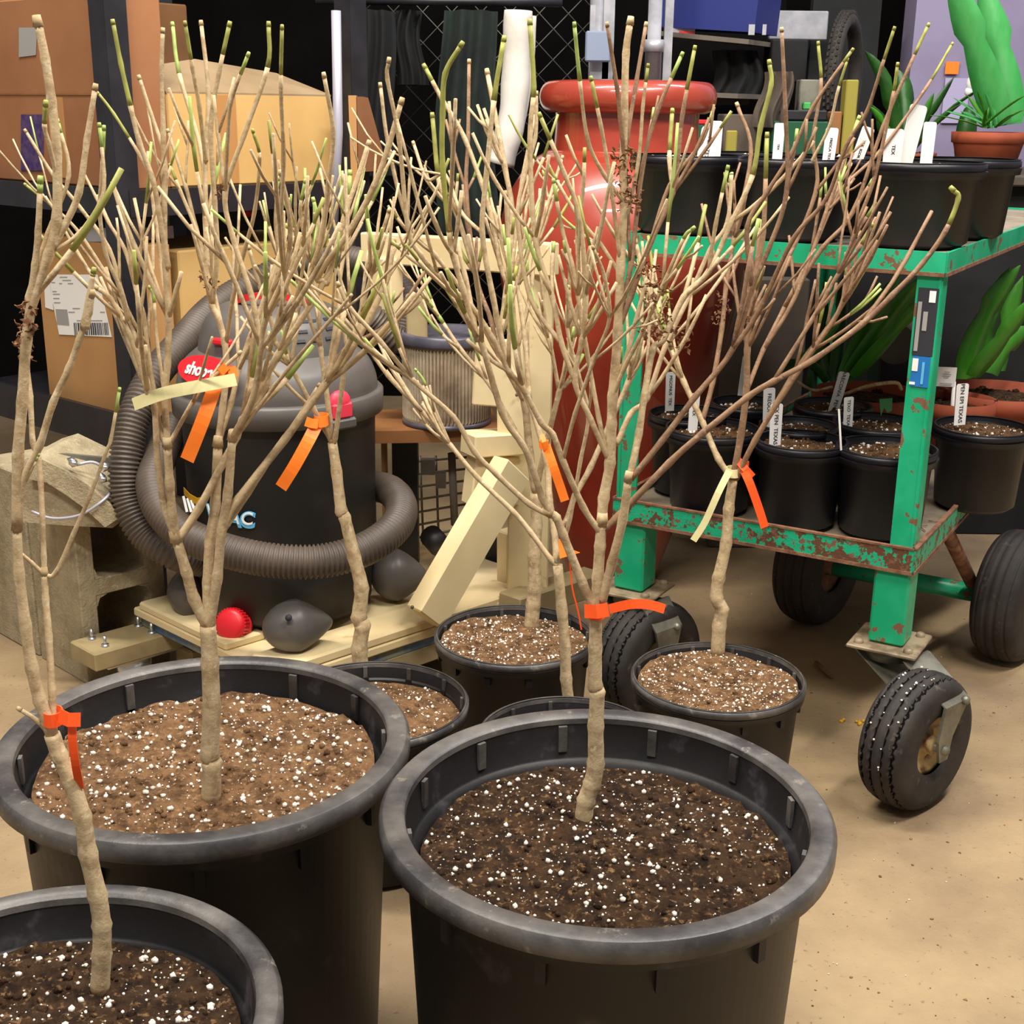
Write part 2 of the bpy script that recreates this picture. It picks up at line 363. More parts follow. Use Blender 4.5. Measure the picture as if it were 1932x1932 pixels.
def branch(key, pts, w0, w1, g=0, name='branch', k=None, brown=False, knots=True, twigs=0, fresh=False, att=True, mid=None):
    T = TREES[key]; rnd = T['rnd']; pts = list(pts); Y0 = T['Y']
    if name != 'trunk' and att:
        x, y = pts[0]; best = None
        for L in T['lines']:
            for (qx, qy, qY) in L:
                d = math.hypot(qx-x, qy-y)
                if d < 16: s_ = d*.2
                elif qy > y+15 and qy-y < 420: s_ = abs(qx-x)*1.6+abs(qy-y)*.5+8
                else: continue
                if best is None or s_ < best[0]: best = (s_, qx, qy, qY, d)
        if best:
            Y0 = best[3]
            if best[4] >= 4: pts.insert(0, (best[1], best[2]))
    sc = pxm(at(pts[0][0], pts[0][1], Y0)); k = rnd.uniform(-.42, .42) if k is None else k
    if name == 'trunk': k = 0
    # densify in pixel space
    dens = []; D = 0; P2 = [Vector((p[0], p[1], 0)) for p in pts]; sp = spline(P2, 5)
    out = []
    for i, q in enumerate(sp):
        if i: D += (q-sp[i-1]).length
        out.append((q.x, q.y, Y0+k*D*sc*(1-.00045*min(D, 800)), D))
    T['lines'].append([(a, b_, c_) for a, b_, c_, d_ in out])
    P3 = [at(a, b_, c_) for a, b_, c_, d_ in out]
    tot = D or 1; rr = []
    for i, (a, b_, c_, d_) in enumerate(out):
        w = w0+(w1-w0)*(d_/tot); s_ = pxm(P3[i]); r = w*s_/2
        if knots and i % 5 == 0 and 0 < i < len(out)-1: r *= 1.16 if name != 'trunk' else 1.15
        rr.append(r*(1+.025*rnd.uniform(-1, 1)))
    b = MB(); cut = len(P3)
    if g:
        for i, o_ in enumerate(out):
            if tot-o_[3] <= g: cut = i; break
        cut = max(1, min(cut, len(P3)-2))
    n = 14 if name == 'trunk' else 8
    b.mi = 0; b.tube(P3[:cut+1], rr[:cut+1], n)
    if g: b.mi = 1; b.tube(P3[cut:], [r*1.04 for r in rr[cut:]], n)
    # cut tip / swollen end bud
    if name != 'trunk':
        b.mi = 1 if g else 2; b.tube([P3[-1], P3[-1]+(P3[-1]-P3[-2]).normalized()*rr[-1]*2.4], [rr[-1]*1.25, rr[-1]*.95], 7)
    # generated side twigs, opposite pairs at the nodes
    if twigs:
        for q in range(int(twigs*1.35)):
            i = rnd.randint(max(1, int(len(P3)*.42)), len(P3)-2); i = (i//5)*5 if i >= 5 else i
            base = P3[i]; d = (P3[i+1]-P3[i]).normalized(); ax = d.orthogonal().normalized(); ax.rotate(Matrix.Rotation(rnd.uniform(0, 6.28), 3, d))
            for sgn in (1, -1):
                if rnd.random() < .28: continue
                dd = d.copy(); dd.rotate(Matrix.Rotation(sgn*math.radians(rnd.uniform(16, 36)), 3, ax))
                L = rnd.uniform(.05, .165); pp = [base]; cur = base.copy(); r0 = min(rr[i]*.72, .0029)*rnd.uniform(.8, 1.05)
                for s_ in range(5):
                    dd = (dd+Vector((0, 0, .09))+Vector((rnd.uniform(-.06, .06), rnd.uniform(-.06, .06), 0))).normalized(); cur = cur+dd*L/5; pp.append(cur.copy())
                if pp[-1].z > 1.13 or (pp[-1].z > 1.05 and rnd.random() < .55): continue
                rs = [r0, r0*1.0, r0*.95, r0*1.1, r0*.85, r0*.82]; gg = rnd.random() < .42; cc = rnd.choice((2, 3, 4)) if gg else 5
                b.mi = 0; b.tube(pp[:cc+1], rs[:cc+1], 6)
                if gg: b.mi = 3 if rnd.random() < .5 else 1; b.tube(pp[cc:], [x*1.05 for x in rs[cc:]], 6)
                if rnd.random() < .45:      # fork at the middle node
                    m_ = pp[3]; e = (pp[3]-pp[2]).normalized(); e.rotate(Matrix.Rotation(math.radians(rnd.uniform(18, 34))*rnd.choice((-1, 1)), 3, ax)); l2 = L*rnd.uniform(.3, .6)
                    b.mi = 0; b.tube([m_, m_+e*l2*.55, m_+(e+Vector((0, 0, .12)))*l2], [r0*.8, r0*.75, r0*.7], 6)
    br = M['barkb'] if brown else M['bark']
    o = b.build(name, [br, M['green'] if not fresh else M['greenb'], M['knot'], M['greenb']], T['root'])
    return o
def dead(key, pts, n, spread):      # shrivelled leaf scraps stuck in the forks
    T = TREES[key]; b = MB(); rnd = T['rnd']
    for x, y in pts:
        best = min((math.hypot(q[0]-x, q[1]-y), q[2]) for L in T['lines'] for q in L)
        for i in range(n):
            p = at(x+rnd.uniform(-spread, spread), y+rnd.uniform(-spread, spread), best[1]+rnd.uniform(-.012, .012))
            a_ = Vector((rnd.uniform(-1, 1), rnd.uniform(-1, 1), rnd.uniform(-1, 1))).normalized(); c_ = a_.orthogonal().normalized(); L_ = rnd.uniform(.003, .008)
            b.strip([p, p+a_*L_*.5+c_*L_*.25, p+a_*L_], L_*.5, a_.cross(c_), .0005, [1, .9, .2])
    o = b.build('dead_leaf_scraps', M['dead'], T['root']); o['kind'] = 'stuff'; return o

tree('T1', 'bare tree in the big black pot of light brown soil on the left', (-.341, 1.317, 0), .229, .445, .408, (398, 1505), M['soilp'], False, 1, 780, 1.15)
tree('T2', 'bare pale tree in the big black pot of dark wet soil, nearest on the right', (.099, 1.174, 0), .230, .445, .392, (1103, 1545), M['soil'], False, 2, 620, 1.1)
tree('T7', 'bare tree in the black pot cut off by the bottom left corner', (-.377, .871, 0), .196, .420, .382, (190, 1865), M['soil'], False, 3, 420, 1.2, False)
tree('T6', 'bare tree in the black pot heaped with soil beside the front right cart wheel', (.333, 1.910, 0), .139, .260, .247, (1355, 1232), M['soilp'], True, 4, 620, .95)
tree('T4', 'bare tree in the heaped black pot before the wooden frame and red jar', (.007, 2.073, 0), .138, .260, .245, (1003, 1180), M['soilp'], True, 5, 560, .95)
tree('T3', 'bare tree in the black pot tucked right behind the big left pot', (-.210, 1.803, 0), .148, .260, .230, (682, 1268), M['soilp'], True, 6, 420, 1.0)
tree('T5', 'thin bare tree whose black pot is nearly hidden behind the big right pot', (.085, 1.695, 0), .132, .260, .235, (1072, 1330), M['soil'], True, 8, 200, 1.0)
B = branch
# ---- T1
B('T1', [(398, 1512), (400, 1440), (396, 1425), (399, 1335), (396, 1250), (392, 1180)], 37, 30, name='trunk')
B('T1', [(392, 1182), (366, 1130), (352, 1080), (334, 1021)], 24, 20, k=-.1)
B('T1', [(334, 1021), (326, 980), (320, 910), (316, 843)], 18, 16, k=-.15)
B('T1', [(392, 1180), (392, 1100), (396, 1020), (406, 953), (411, 843)], 20, 18, k=.1)
B('T1', [(396, 1175), (410, 1090), (418, 1000), (430, 930), (438, 830)], 20, 17, k=-.05)
B('T1', [(418, 1000), (447, 946), (539, 827), (614, 725), (657, 668), (696, 600), (730, 525), (741, 461)], 16, 11, twigs=5, k=.15)
B('T1', [(420, 1005), (470, 930), (548, 810), (600, 730)], 9, 7, k=.3)
B('T1', [(334, 1021), (311, 960), (298, 873), (291, 768), (278, 738), (256, 661), (230, 600), (205, 560), (185, 545)], 14, 9, twigs=4)
B('T1', [(316, 843), (306, 823), (295, 770), (278, 654), (271, 594), (256, 545), (248, 500), (240, 440)], 11, 7, twigs=3)
B('T1', [(316, 843), (311, 748), (316, 686), (318, 600), (312, 500), (310, 400), (308, 250), (305, 130), (307, 62)], 14, 8, twigs=6)
B('T1', [(316, 843), (328, 823), (363, 760), (400, 715), (450, 668)], 9, 7, twigs=1)
B('T1', [(334, 1021), (375, 960), (422, 871), (447, 823), (457, 793), (493, 725), (525, 668), (570, 600), (605, 543), (640, 470)], 16, 10, twigs=5)
B('T1', [(411, 839), (420, 770), (427, 700), (424, 647), (412, 600), (400, 577), (393, 533), (388, 413), (388, 288), (393, 174), (380, 48)], 14, 8, twigs=7)
B('T1', [(411, 839), (436, 760), (450, 700), (470, 640), (500, 560), (520, 500), (540, 430)], 11, 7, g=40, twigs=4)
B('T1', [(436, 832), (479, 748), (493, 657), (502, 600), (536, 520), (548, 430), (530, 330)], 14, 8, twigs=6)
B('T1', [(438, 830), (457, 809), (548, 691), (627, 600), (660, 560)], 8, 6, twigs=2)
B('T1', [(425, 650), (400, 540), (370, 430), (350, 350), (318, 250)], 10, 6, twigs=4)
B('T1', [(393, 533), (372, 440), (340, 360), (322, 315)], 9, 6, g=30, twigs=3)
B('T1', [(493, 657), (475, 560), (440, 450), (425, 363), (462, 251), (505, 127), (507, 50)], 11, 8, g=90, twigs=4)
B('T1', [(400, 577), (410, 480), (405, 380), (398, 239), (413, 139), (432, 50)], 10, 8, g=60, twigs=4)
B('T1', [(388, 413), (380, 288), (338, 139), (326, 50)], 9, 7, g=95, fresh=True, twigs=1)
B('T1', [(388, 300), (376, 200), (363, 127), (350, 48)], 9, 7, g=80)
B('T1', [(425, 363), (430, 260), (437, 189), (467, 106)], 8, 7, g=48, fresh=True, twigs=1)
B('T1', [(316, 500), (300, 400), (288, 338), (262, 265), (246, 199), (228, 120), (214, 46)], 11, 8, g=165, twigs=2)
B('T1', [(288, 338), (262, 290), (215, 215), (187, 178)], 7, 5, g=105)
B('T1', [(310, 400), (313, 330), (306, 278), (285, 215), (264, 150)], 9, 7, twigs=1)
B('T1', [(536, 520), (530, 420), (535, 300), (530, 164), (532, 55)], 9, 7, g=95, twigs=2)
B('T1', [(584, 520), (607, 450), (619, 350), (629, 251), (612, 146)], 10, 8, twigs=2)
B('T1', [(618, 530), (649, 413), (674, 338), (694, 275)], 11, 9, twigs=2)
B('T1', [(600, 520), (659, 437), (706, 350), (733, 276), (756, 196)], 12, 10, twigs=3)
B('T1', [(730, 525), (760, 480), (790, 440), (806, 400)], 9, 6, twigs=3)
B('T1', [(240, 600), (225, 540), (200, 480), (188, 400), (192, 330), (196, 245)], 9, 7, g=60, fresh=True, twigs=3)
B('T1', [(256, 545), (235, 470), (205, 420), (180, 370), (160, 330)], 8, 5, twigs=3)
B('T1', [(311, 748), (296, 640), (290, 560), (284, 545)], 8, 6, g=30, fresh=True)
B('T1', [(291, 768), (262, 660), (232, 560), (206, 470), (150, 390), (100, 330), (50, 250)], 10, 6, twigs=4)
B('T1', [(250, 620), (216, 545), (150, 440), (100, 390), (50, 350)], 8, 5, g=40, twigs=3)
B('T1', [(427, 647), (440, 560), (462, 470), (480, 400), (490, 300), (478, 250)], 9, 6, g=40, twigs=4)
B('T1', [(525, 668), (560, 560), (575, 470), (566, 400), (575, 345)], 8, 6, g=35, fresh=True, twigs=3)
# ---- T7 and its stems at the left edge
B('T7', [(188, 1870), (192, 1800), (192, 1745), (184, 1690), (166, 1610), (155, 1540), (132, 1470), (112, 1425), (98, 1385)], 36, 30, name='trunk')
B('T7', [(98, 1385), (75, 1320), (60, 1260), (48, 1180), (36, 1080), (32, 1000)], 26, 18, k=.0)
B('T7', [(102, 1388), (98, 1300), (92, 1200), (86, 1130), (84, 1085)], 15, 13, k=.25)
B('T7', [(98, 1390), (70, 1360), (40, 1340)], 10, 8, k=-.1)
B('T7', [(84, 1085), (83, 1053), (80, 975), (77, 913), (72, 860), (62, 835), (57, 748), (50, 690), (46, 640)], 10, 11, k=.2)
B('T7', [(84, 1085), (105, 1081), (139, 1006), (170, 935), (201, 851), (209, 829), (225, 738)], 9, 6, g=52, fresh=True, k=.1)
B('T7', [(84, 1085), (60, 1062), (40, 1045)], 8, 7)
B('T7', [(32, 1000), (40, 930), (50, 890), (75, 840), (100, 760), (130, 695), (150, 640), (168, 590), (172, 560)], 15, 12, k=0)
B('T7', [(160, 620), (166, 580), (171, 545), (176, 515)], 20, 9, k=0, g=1, knots=False)
B('T7', [(32, 1000), (34, 860), (42, 760), (50, 640), (64, 560), (92, 480), (107, 413), (107, 288), (97, 189), (85, 110), (73, 50)], 22, 17, k=0, twigs=3)
B('T7', [(102, 462), (122, 425), (149, 363), (164, 264), (179, 170)], 14, 10, k=.1, twigs=1)
B('T7', [(50, 640), (58, 560), (66, 500), (72, 437), (76, 345)], 15, 11, g=34, fresh=True, k=-.05)
B('T7', [(107, 330), (92, 270), (84, 240), (86, 200)], 9, 9, g=40)
B('T7', [(107, 470), (150, 440), (190, 380), (196, 330), (188, 240)], 9, 7, g=55, fresh=True, k=.2)
B('T7', [(52, 560), (90, 440), (130, 330), (110, 232)], 9, 7, g=30, fresh=True, k=.2)
B('T7', [(40, 920), (50, 905), (72, 860)], 6, 5, g=20, fresh=True)
# ---- T2
B('T2', [(1100, 1552), (1106, 1510), (1117, 1478), (1124, 1440), (1124, 1370), (1127, 1305), (1123, 1295), (1123, 1220), (1125, 1150)], 34, 23, name='trunk')
B('T2', [(1125, 1150), (1128, 1090), (1132, 1030), (1135, 990)], 22, 20, k=.05)
B('T2', [(1135, 990), (1139, 940), (1151, 873), (1154, 800), (1156, 748), (1166, 624), (1171, 500), (1178, 388), (1176, 313), (1178, 214), (1181, 102), (1188, 47)], 20, 13, k=.12, twigs=6, brown=False)
B('T2', [(1120, 1145), (1099, 1100), (1062, 1008), (1050, 977), (1040, 970)], 18, 16, k=-.1)
B('T2', [(1040, 970), (1023, 940), (1000, 869), (984, 836), (948, 780), (909, 648), (900, 637), (873, 544), (855, 482), (848, 437), (835, 313), (835, 214), (840, 139), (868, 88)], 13, 9, g=370, twigs=7)
B('T2', [(1045, 975), (1000, 952), (938, 896), (895, 852), (855, 786), (778, 716), (718, 644), (660, 580), (640, 540)], 11, 8, twigs=5)
B('T2', [(1130, 1000), (1100, 956), (1062, 869), (1043, 820), (1021, 797), (985, 730), (960, 700), (930, 640), (890, 580), (826, 520), (795, 482), (770, 432), (753, 264), (731, 150), (733, 118)], 13, 8, twigs=7)
B('T2', [(1136, 1130), (1155, 1060), (1175, 980), (1185, 907)], 18, 16, k=-.15)
B('T2', [(1187, 905), (1205, 820), (1215, 751), (1232, 659), (1252, 640), (1290, 560), (1337, 512), (1380, 420), (1420, 330), (1435, 239), (1455, 160), (1452, 122)], 14, 8, g=230, twigs=6)
B('T2', [(1190, 905), (1250, 830), (1312, 748), (1382, 659), (1419, 542), (1450, 470), (1484, 363), (1482, 214), (1475, 60)], 12, 7, brown=True, twigs=5)
B('T2', [(1137, 1000), (1163, 977), (1263, 873), (1325, 818), (1412, 748), (1460, 719), (1534, 679), (1626, 612), (1683, 557), (1738, 500), (1783, 437), (1808, 375), (1800, 360)], 14, 9, g=85, brown=True, k=.05, twigs=1)
B('T2', [(1151, 873), (1114, 790), (1085, 720), (1098, 640), (1105, 560), (1094, 413), (1064, 326), (1020, 221)], 11, 8, g=50, twigs=5)
B('T2', [(1146, 860), (1130, 790), (1105, 650), (1090, 560), (1080, 500), (1060, 430), (1045, 345)], 9, 7, g=40, fresh=True, twigs=4)
B('T2', [(1164, 835), (1190, 780), (1221, 751), (1255, 654), (1300, 560), (1340, 470), (1372, 420), (1380, 330), (1377, 345)], 11, 7, g=30, fresh=True, twigs=3)
B('T2', [(1156, 748), (1180, 690), (1215, 620), (1250, 540), (1290, 450), (1305, 433)], 9, 7, g=34, fresh=True, twigs=2)
B('T2', [(1166, 624), (1190, 560), (1226, 462), (1270, 363), (1280, 288), (1288, 214), (1310, 94)], 11, 7, g=90, brown=True, twigs=4)
B('T2', [(1168, 600), (1190, 500), (1213, 313), (1241, 209), (1285, 106)], 10, 7, g=62, fresh=True, brown=True, twigs=3)
B('T2', [(1171, 520), (1134, 462), (1094, 413), (1055, 350), (1034, 310)], 8, 6, g=45, twigs=2)
B('T2', [(1171, 500), (1151, 338), (1134, 239), (1116, 152)], 8, 7, g=70, twigs=1)
B('T2', [(1176, 380), (1140, 330), (1109, 264), (1094, 152), (1084, 50)], 8, 7, g=110, fresh=True)
B('T2', [(1178, 300), (1170, 220), (1164, 164), (1146, 50)], 9, 7, brown=True, twigs=1)
B('T2', [(1178, 340), (1183, 264), (1201, 152), (1218, 50)], 9, 7, brown=True)
B('T2', [(1185, 400), (1205, 300), (1213, 200), (1222, 127)], 8, 6, g=40)
B('T2', [(1226, 462), (1263, 350), (1323, 269), (1345, 209)], 8, 6, g=26, brown=True, twigs=1)
B('T2', [(1270, 363), (1263, 300), (1268, 214)], 8, 8, g=80)
B('T2', [(1085, 720), (1060, 650), (1042, 560), (1010, 450), (1000, 264), (1007, 164), (1000, 47)], 10, 9, g=150, twigs=5)
B('T2', [(1060, 650), (1000, 560), (977, 413), (990, 330), (1010, 260), (1012, 180)], 9, 7, twigs=5)
B('T2', [(1062, 869), (1085, 780), (1120, 680), (1150, 600), (1140, 520), (1120, 470)], 8, 6, twigs=4)
B('T2', [(1382, 659), (1430, 590), (1497, 450), (1559, 375), (1596, 276), (1634, 214), (1663, 127), (1686, 57)], 10, 6, g=70, brown=True, twigs=5)
B('T2', [(1419, 542), (1410, 428), (1447, 363), (1494, 288), (1534, 201), (1606, 97)], 10, 6, g=26, brown=True, twigs=3)
B('T2', [(1337, 512), (1350, 425), (1372, 320)], 8, 7, g=55, fresh=True)
B('T2', [(1460, 719), (1534, 600), (1580, 520), (1620, 470), (1643, 428)], 9, 7, g=45, twigs=3, brown=True)
# ---- T5 / T3 / T4
B('T5', [(1074, 1332), (1068, 1280), (1066, 1220), (1060, 1150), (1052, 1066)], 22, 19, name='trunk')
B('T5', [(1052, 1066), (1039, 1055), (1000, 1003), (969, 966), (900, 900), (850, 840), (799, 780), (733, 710), (681, 637), (640, 590)], 11, 7, twigs=5)
B('T5', [(1050, 1062), (1046, 1000), (1036, 937), (1031, 870), (1000, 760), (960, 690), (944, 640), (954, 560), (967, 413), (952, 313), (920, 140)], 13, 9, brown=False, twigs=7)
B('T5', [(1052, 1060), (1075, 980), (1095, 870), (1110, 780), (1090, 700), (1070, 620), (1072, 545)], 8, 6, g=30, fresh=True, twigs=3)
B('T5', [(1000, 760), (990, 640), (973, 523), (965, 520), (977, 413), (985, 340), (1010, 215)], 9, 7, twigs=5)
B('T5', [(944, 685), (927, 606), (898, 520), (880, 363), (883, 264), (885, 120)], 10, 7, brown=True, twigs=5)
B('T5', [(960, 700), (930, 560), (910, 440), (917, 338), (932, 189), (950, 78)], 11, 9, g=135, twigs=4)
B('T5', [(910, 440), (870, 400), (840, 330), (806, 338), (781, 273)], 8, 6, twigs=3)
B('T5', [(898, 520), (860, 400), (830, 350), (816, 222)], 10, 8, g=120, twigs=3)
B('T5', [(944, 500), (925, 400), (878, 264), (835, 189), (803, 129)], 9, 8, g=35, twigs=2)
B('T5', [(850, 840), (820, 770), (800, 720), (786, 700)], 6, 5, g=40, fresh=True)
B('T4', [(1002, 1186), (1006, 1140), (1009, 1110), (1008, 1050), (1012, 990), (1010, 930)], 28, 20, name='trunk')
B('T4', [(1010, 930), (1000, 860), (990, 760), (975, 660), (965, 560), (960, 460), (955, 370)], 15, 9, twigs=8)
B('T4', [(1010, 935), (1060, 990), (1085, 935), (1114, 882), (1150, 800), (1185, 720), (1210, 640), (1240, 560)], 13, 8, k=.1, twigs=6)
B('T4', [(1010, 930), (1030, 840), (1055, 740), (1080, 640), (1100, 540), (1130, 440)], 12, 7, twigs=6)
B('T4', [(1000, 860), (960, 790), (920, 720), (870, 660), (830, 600), (809, 573)], 9, 7, g=55, fresh=True, twigs=4)
B('T4', [(990, 760), (930, 650), (880, 560), (820, 480), (770, 420), (733, 276), (718, 164)], 10, 7, twigs=6)
B('T4', [(975, 660), (1000, 560), (1010, 470), (1035, 380), (1060, 300)], 9, 6, twigs=5)
B('T4', [(1055, 740), (1035, 640), (1000, 560), (980, 480)], 8, 6, twigs=4)
B('T3', [(683, 1272), (678, 1225), (684, 1180), (677, 1165), (682, 1110), (668, 1050), (650, 975), (644, 965), (635, 890), (627, 835)], 31, 18, name='trunk')
B('T3', [(625, 830), (607, 800), (591, 770), (548, 691), (525, 657), (510, 600), (490, 540), (470, 470)], 11, 7, twigs=5)
B('T3', [(623, 828), (622, 790), (614, 725), (605, 657), (600, 590), (590, 500), (600, 420), (592, 380)], 11, 7, g=25, twigs=6, fresh=True)
B('T3', [(632, 828), (646, 725), (655, 660), (680, 590), (700, 520), (712, 470), (733, 400)], 10, 7, twigs=5)
B('T3', [(614, 725), (650, 660), (733, 610), (803, 511)], 9, 7, brown=True, twigs=2)
B('T3', [(655, 660), (640, 560), (648, 480), (655, 420), (660, 330)], 8, 8, g=40, fresh=True, twigs=4)
B('T3', [(605, 657), (570, 560), (555, 480), (570, 400), (590, 345)], 8, 6, g=40, fresh=True, twigs=5)
B('T3', [(548, 691), (560, 600), (530, 500), (520, 420), (525, 340)], 8, 6, g=30, fresh=True, twigs=5)
# ---- T6
B('T6', [(1354, 1236), (1357, 1180), (1362, 1150), (1352, 1128), (1356, 1090), (1370, 1025), (1375, 960), (1383, 905)], 27, 18, name='trunk')
B('T6', [(1383, 905), (1355, 865), (1325, 795), (1290, 720), (1262, 650), (1240, 590), (1215, 520), (1200, 460)], 12, 8, twigs=6)
B('T6', [(1383, 905), (1398, 820), (1408, 740), (1410, 660), (1415, 600), (1425, 520), (1440, 440), (1447, 259)], 14, 8, brown=True, g=80, twigs=6)
B('T6', [(1390, 900), (1425, 830), (1480, 740), (1534, 660), (1590, 570), (1609, 450), (1649, 338), (1683, 189), (1693, 125)], 11, 6, brown=True, g=60, twigs=6)
B('T6', [(1325, 795), (1345, 720), (1362, 620), (1370, 540), (1385, 450), (1417, 288), (1392, 201)], 10, 7, brown=True, twigs=4)
B('T6', [(1408, 740), (1440, 660), (1480, 580), (1530, 480), (1584, 363), (1658, 288), (1745, 169), (1795, 85)], 9, 5, brown=True, g=90, twigs=4)
B('T6', [(1415, 600), (1470, 520), (1539, 363), (1534, 264), (1549, 164), (1544, 85)], 9, 6, brown=True, g=75, twigs=4)
B('T6', [(1480, 580), (1550, 470), (1609, 400), (1666, 239), (1718, 120), (1750, 50)], 9, 6, brown=True, g=65, twigs=3)
B('T6', [(1440, 660), (1500, 560), (1559, 400), (1619, 226)], 8, 7, brown=True, g=55, fresh=True, twigs=3)
B('T6', [(1425, 830), (1500, 700), (1560, 620), (1600, 560), (1630, 510)], 9, 7, brown=True, g=50, fresh=True, twigs=4)
B('T6', [(1534, 300), (1564, 240), (1580, 174), (1598, 115)], 6, 5, g=60)
dead('T2', [(1180, 300), (1175, 345), (1190, 380), (1225, 520), (1240, 560), (1255, 600), (1230, 620), (1280, 640)], 34, 22)
dead('T6', [(1355, 600), (1365, 570), (1415, 600)], 30, 14)
dead('T7', [(55, 590), (52, 625), (48, 660)], 26, 14)
dead('T1', [(390, 520), (398, 535), (415, 360)], 10, 12)
# ================================================================== red jar
b = MB(); JC = Vector((.25, 3.08, 0))
prof = [(0, .004), (.105, .004), (.112, .012), (.118, .03), (.150, .13), (.178, .25), (.208, .38), (.236, .50), (.262, .62), (.282, .73), (.289, .80), (.285, .87), (.268, .93), (.240, .98), (.212, 1.012), (.184, 1.030)]
b.lathe([tuple(p[:2]) for p in spline([(r, z, 0) for r, z in prof], 3)], JC, 96)
b.lathe([(.184, 1.030), (.180, 1.034), (.166, 1.036)], JC, 96); b.lathe([(.166, 1.034), (.164, 1.06), (.162, 1.09), (.163, 1.118)], JC, 96)
b.lathe([(.172+.026*math.sin(a)+.002, 1.150-.034*math.cos(a)) for a in [math.pi*i/12 for i in range(13)]], JC, 96)
b.lathe([(.174, 1.184), (.150, 1.186), (.145, 1.17), (.14, 1.10), (.15, 1.0)], JC, 96)
tag(b.build('glazed_jar', M['jar']), 'huge glazed terracotta red jar with a rolled rim standing on the floor', 'jar')

# ================================================================== green cart
FR = Vector((.665, 2.03, 0)); U = Vector((-.861, .508, 0)).normalized(); V = Vector((.508, .861, 0)).normalized(); LU = .552; LV = 1.15; Zv = Vector((0, 0, 1))
def cv(u, v, z): return FR+U*u+V*v+Zv*z
cart = thing('garden_cart', 'green painted two-shelf steel cart with peeling rusty rails, loaded with pots', 'cart', cv(.27, .5, 0))
def angle_rail(b, p, q, zt, h, inn):
    b.beam(p+Zv*(zt-h/2), q+Zv*(zt-h/2), .005, h); b.beam(p+inn*.018+Zv*(zt-h+.003), q+inn*.018+Zv*(zt-h+.003), .036, .005)
for nm, zt, h, mm in (('lower_deck', .434, .043, 'cartr'), ('top_deck', .918, .036, 'cart')):
    b = MB(); c0, c1, c2, c3 = cv(0, 0, 0), cv(LU, 0, 0), cv(LU, LV, 0), cv(0, LV, 0)
    b.mi = 0
    for p, q, inn in ((c0, c1, V), (c1, c2, -U), (c2, c3, -V), (c3, c0, U)):
        angle_rail(b, p, q, zt, h, inn); b.mi = 2
        if nm == 'lower_deck': b.beam(p+Zv*(zt+.0008), q+Zv*(zt+.0008), .008, .0035)
        b.beam(p+Zv*(zt-h+.0018), q+Zv*(zt-h+.0018), .008, .006); b.mi = 0
    b.mi = 1; b.box(cv(LU/2, LV/2, zt-(.018 if nm == 'lower_deck' else .006)), (LU-.012, LV-.012, .004), U, V)
    b.build(nm, [M[mm], M['deck'], M['rust']], cart)
for (u, v) in ((0, 0), (LU, 0), (LU, LV), (0, LV)):
    b = MB(); su = 1 if u == 0 else -1; sv = 1 if v == 0 else -1
    b.box(cv(u+su*.022, v+sv*.006, .655), (.040, .005, .45), U, V); b.box(cv(u+su*.006, v+sv*.022, .655), (.005, .040, .45), U, V)
    lg = b.build('upright_post', M['cart'], cart)
    if u == 0 and v == 0:
        def stk(z0, z1, w, cc, nm, mm, off=0, uo=0):
            q = MB(); q.box(cv(.022+uo, .0022-off, (z0+z1)/2), (w, .001, z1-z0), U, V); return q.build(nm, M[mm], lg)
        stk(.755, .862, .032, 0, 'black_sticker', 'ink')
        stk(.762, .840, .006, 0, 'sticker_print', 'grey', .0008, .011); stk(.795, .825, .007, 0, 'sticker_print', 'grey', .0008, .001); stk(.840, .858, .010, 0, 'sticker_print', 'white', .0008, -.007)
        s2 = stk(.705, .754, .028, 0, 'blue_sticker', 'blue'); stk(.730, .750, .009, 0, 'sticker_print', 'label', .0008, .009); stk(.708, .712, .009, 0, 'sticker_print', 'label', .0008, .011)
        stk(.710, .745, .004, 0, 'sticker_print', 'cyan', .0008, -.004)
for u in (.033, LU-.033):
    b = MB(); b.box(cv(u, .033, .325), (.060, .060, .135), U, V, bev=.004); lw = b.build('caster_leg', M['cart'], cart)
def tyre(parent, c, ax, R, Wd, zig=True, nm='tyre'):
    b = MB(); ax = Vector(ax).normalized(); X = Vector((0, 0, 1)); Y = ax.cross(X); ns = 72; na = 176; vs = []; G = []
    for i in range(na):
        a = 2*math.pi*i/na
        for j in range(ns+1):
            t = math.radians(-132+264*j/ns); ct, st = math.cos(t), math.sin(t)
            r = .68*R+.32*R*math.copysign(abs(ct)**.55, ct); lat = Wd/2*math.copysign(abs(st)**.8, st); gr = False
            if abs(t) < 1.15:
                for g in (-.62, -.22, .22, .62):
                    gg = g*Wd/2+(.0013*math.sin(a*40) if zig else 0)
                    if abs(lat-gg) < Wd*(.030 if zig else .018): r -= .004; gr = True
            G.append(gr)
            vs.append(c+(X*math.cos(a)+Y*math.sin(a))*r+ax*lat)
    fs = [(i*(ns+1)+j, i*(ns+1)+j+1, ((i+1) % na)*(ns+1)+j+1, ((i+1) % na)*(ns+1)+j) for i in range(na) for j in range(ns)]
    b.add(vs, fs, True)
    for q, f in enumerate(fs): b.m[q] = 1 if sum(G[x] for x in f) >= 3 else 0
    return b.build(nm, [M['rubber'], M['groove']], parent)
def hub(parent, c, ax, R, Wd, mm):
    b = MB(); ax = Vector(ax).normalized()
    b.lathe([(0, -Wd*.5), (R*.18, -Wd*.5), (R*.18, -Wd*.30), (R*.34, -Wd*.22), (R*.52, -Wd*.36), (R*.60, -Wd*.38), (R*.60, Wd*.38), (R*.52, Wd*.36), (R*.34, Wd*.22), (R*.18, Wd*.30), (R*.18, Wd*.5), (0, Wd*.5)], c, 40, ax)
    b.build('wheel_hub', M[mm], parent)
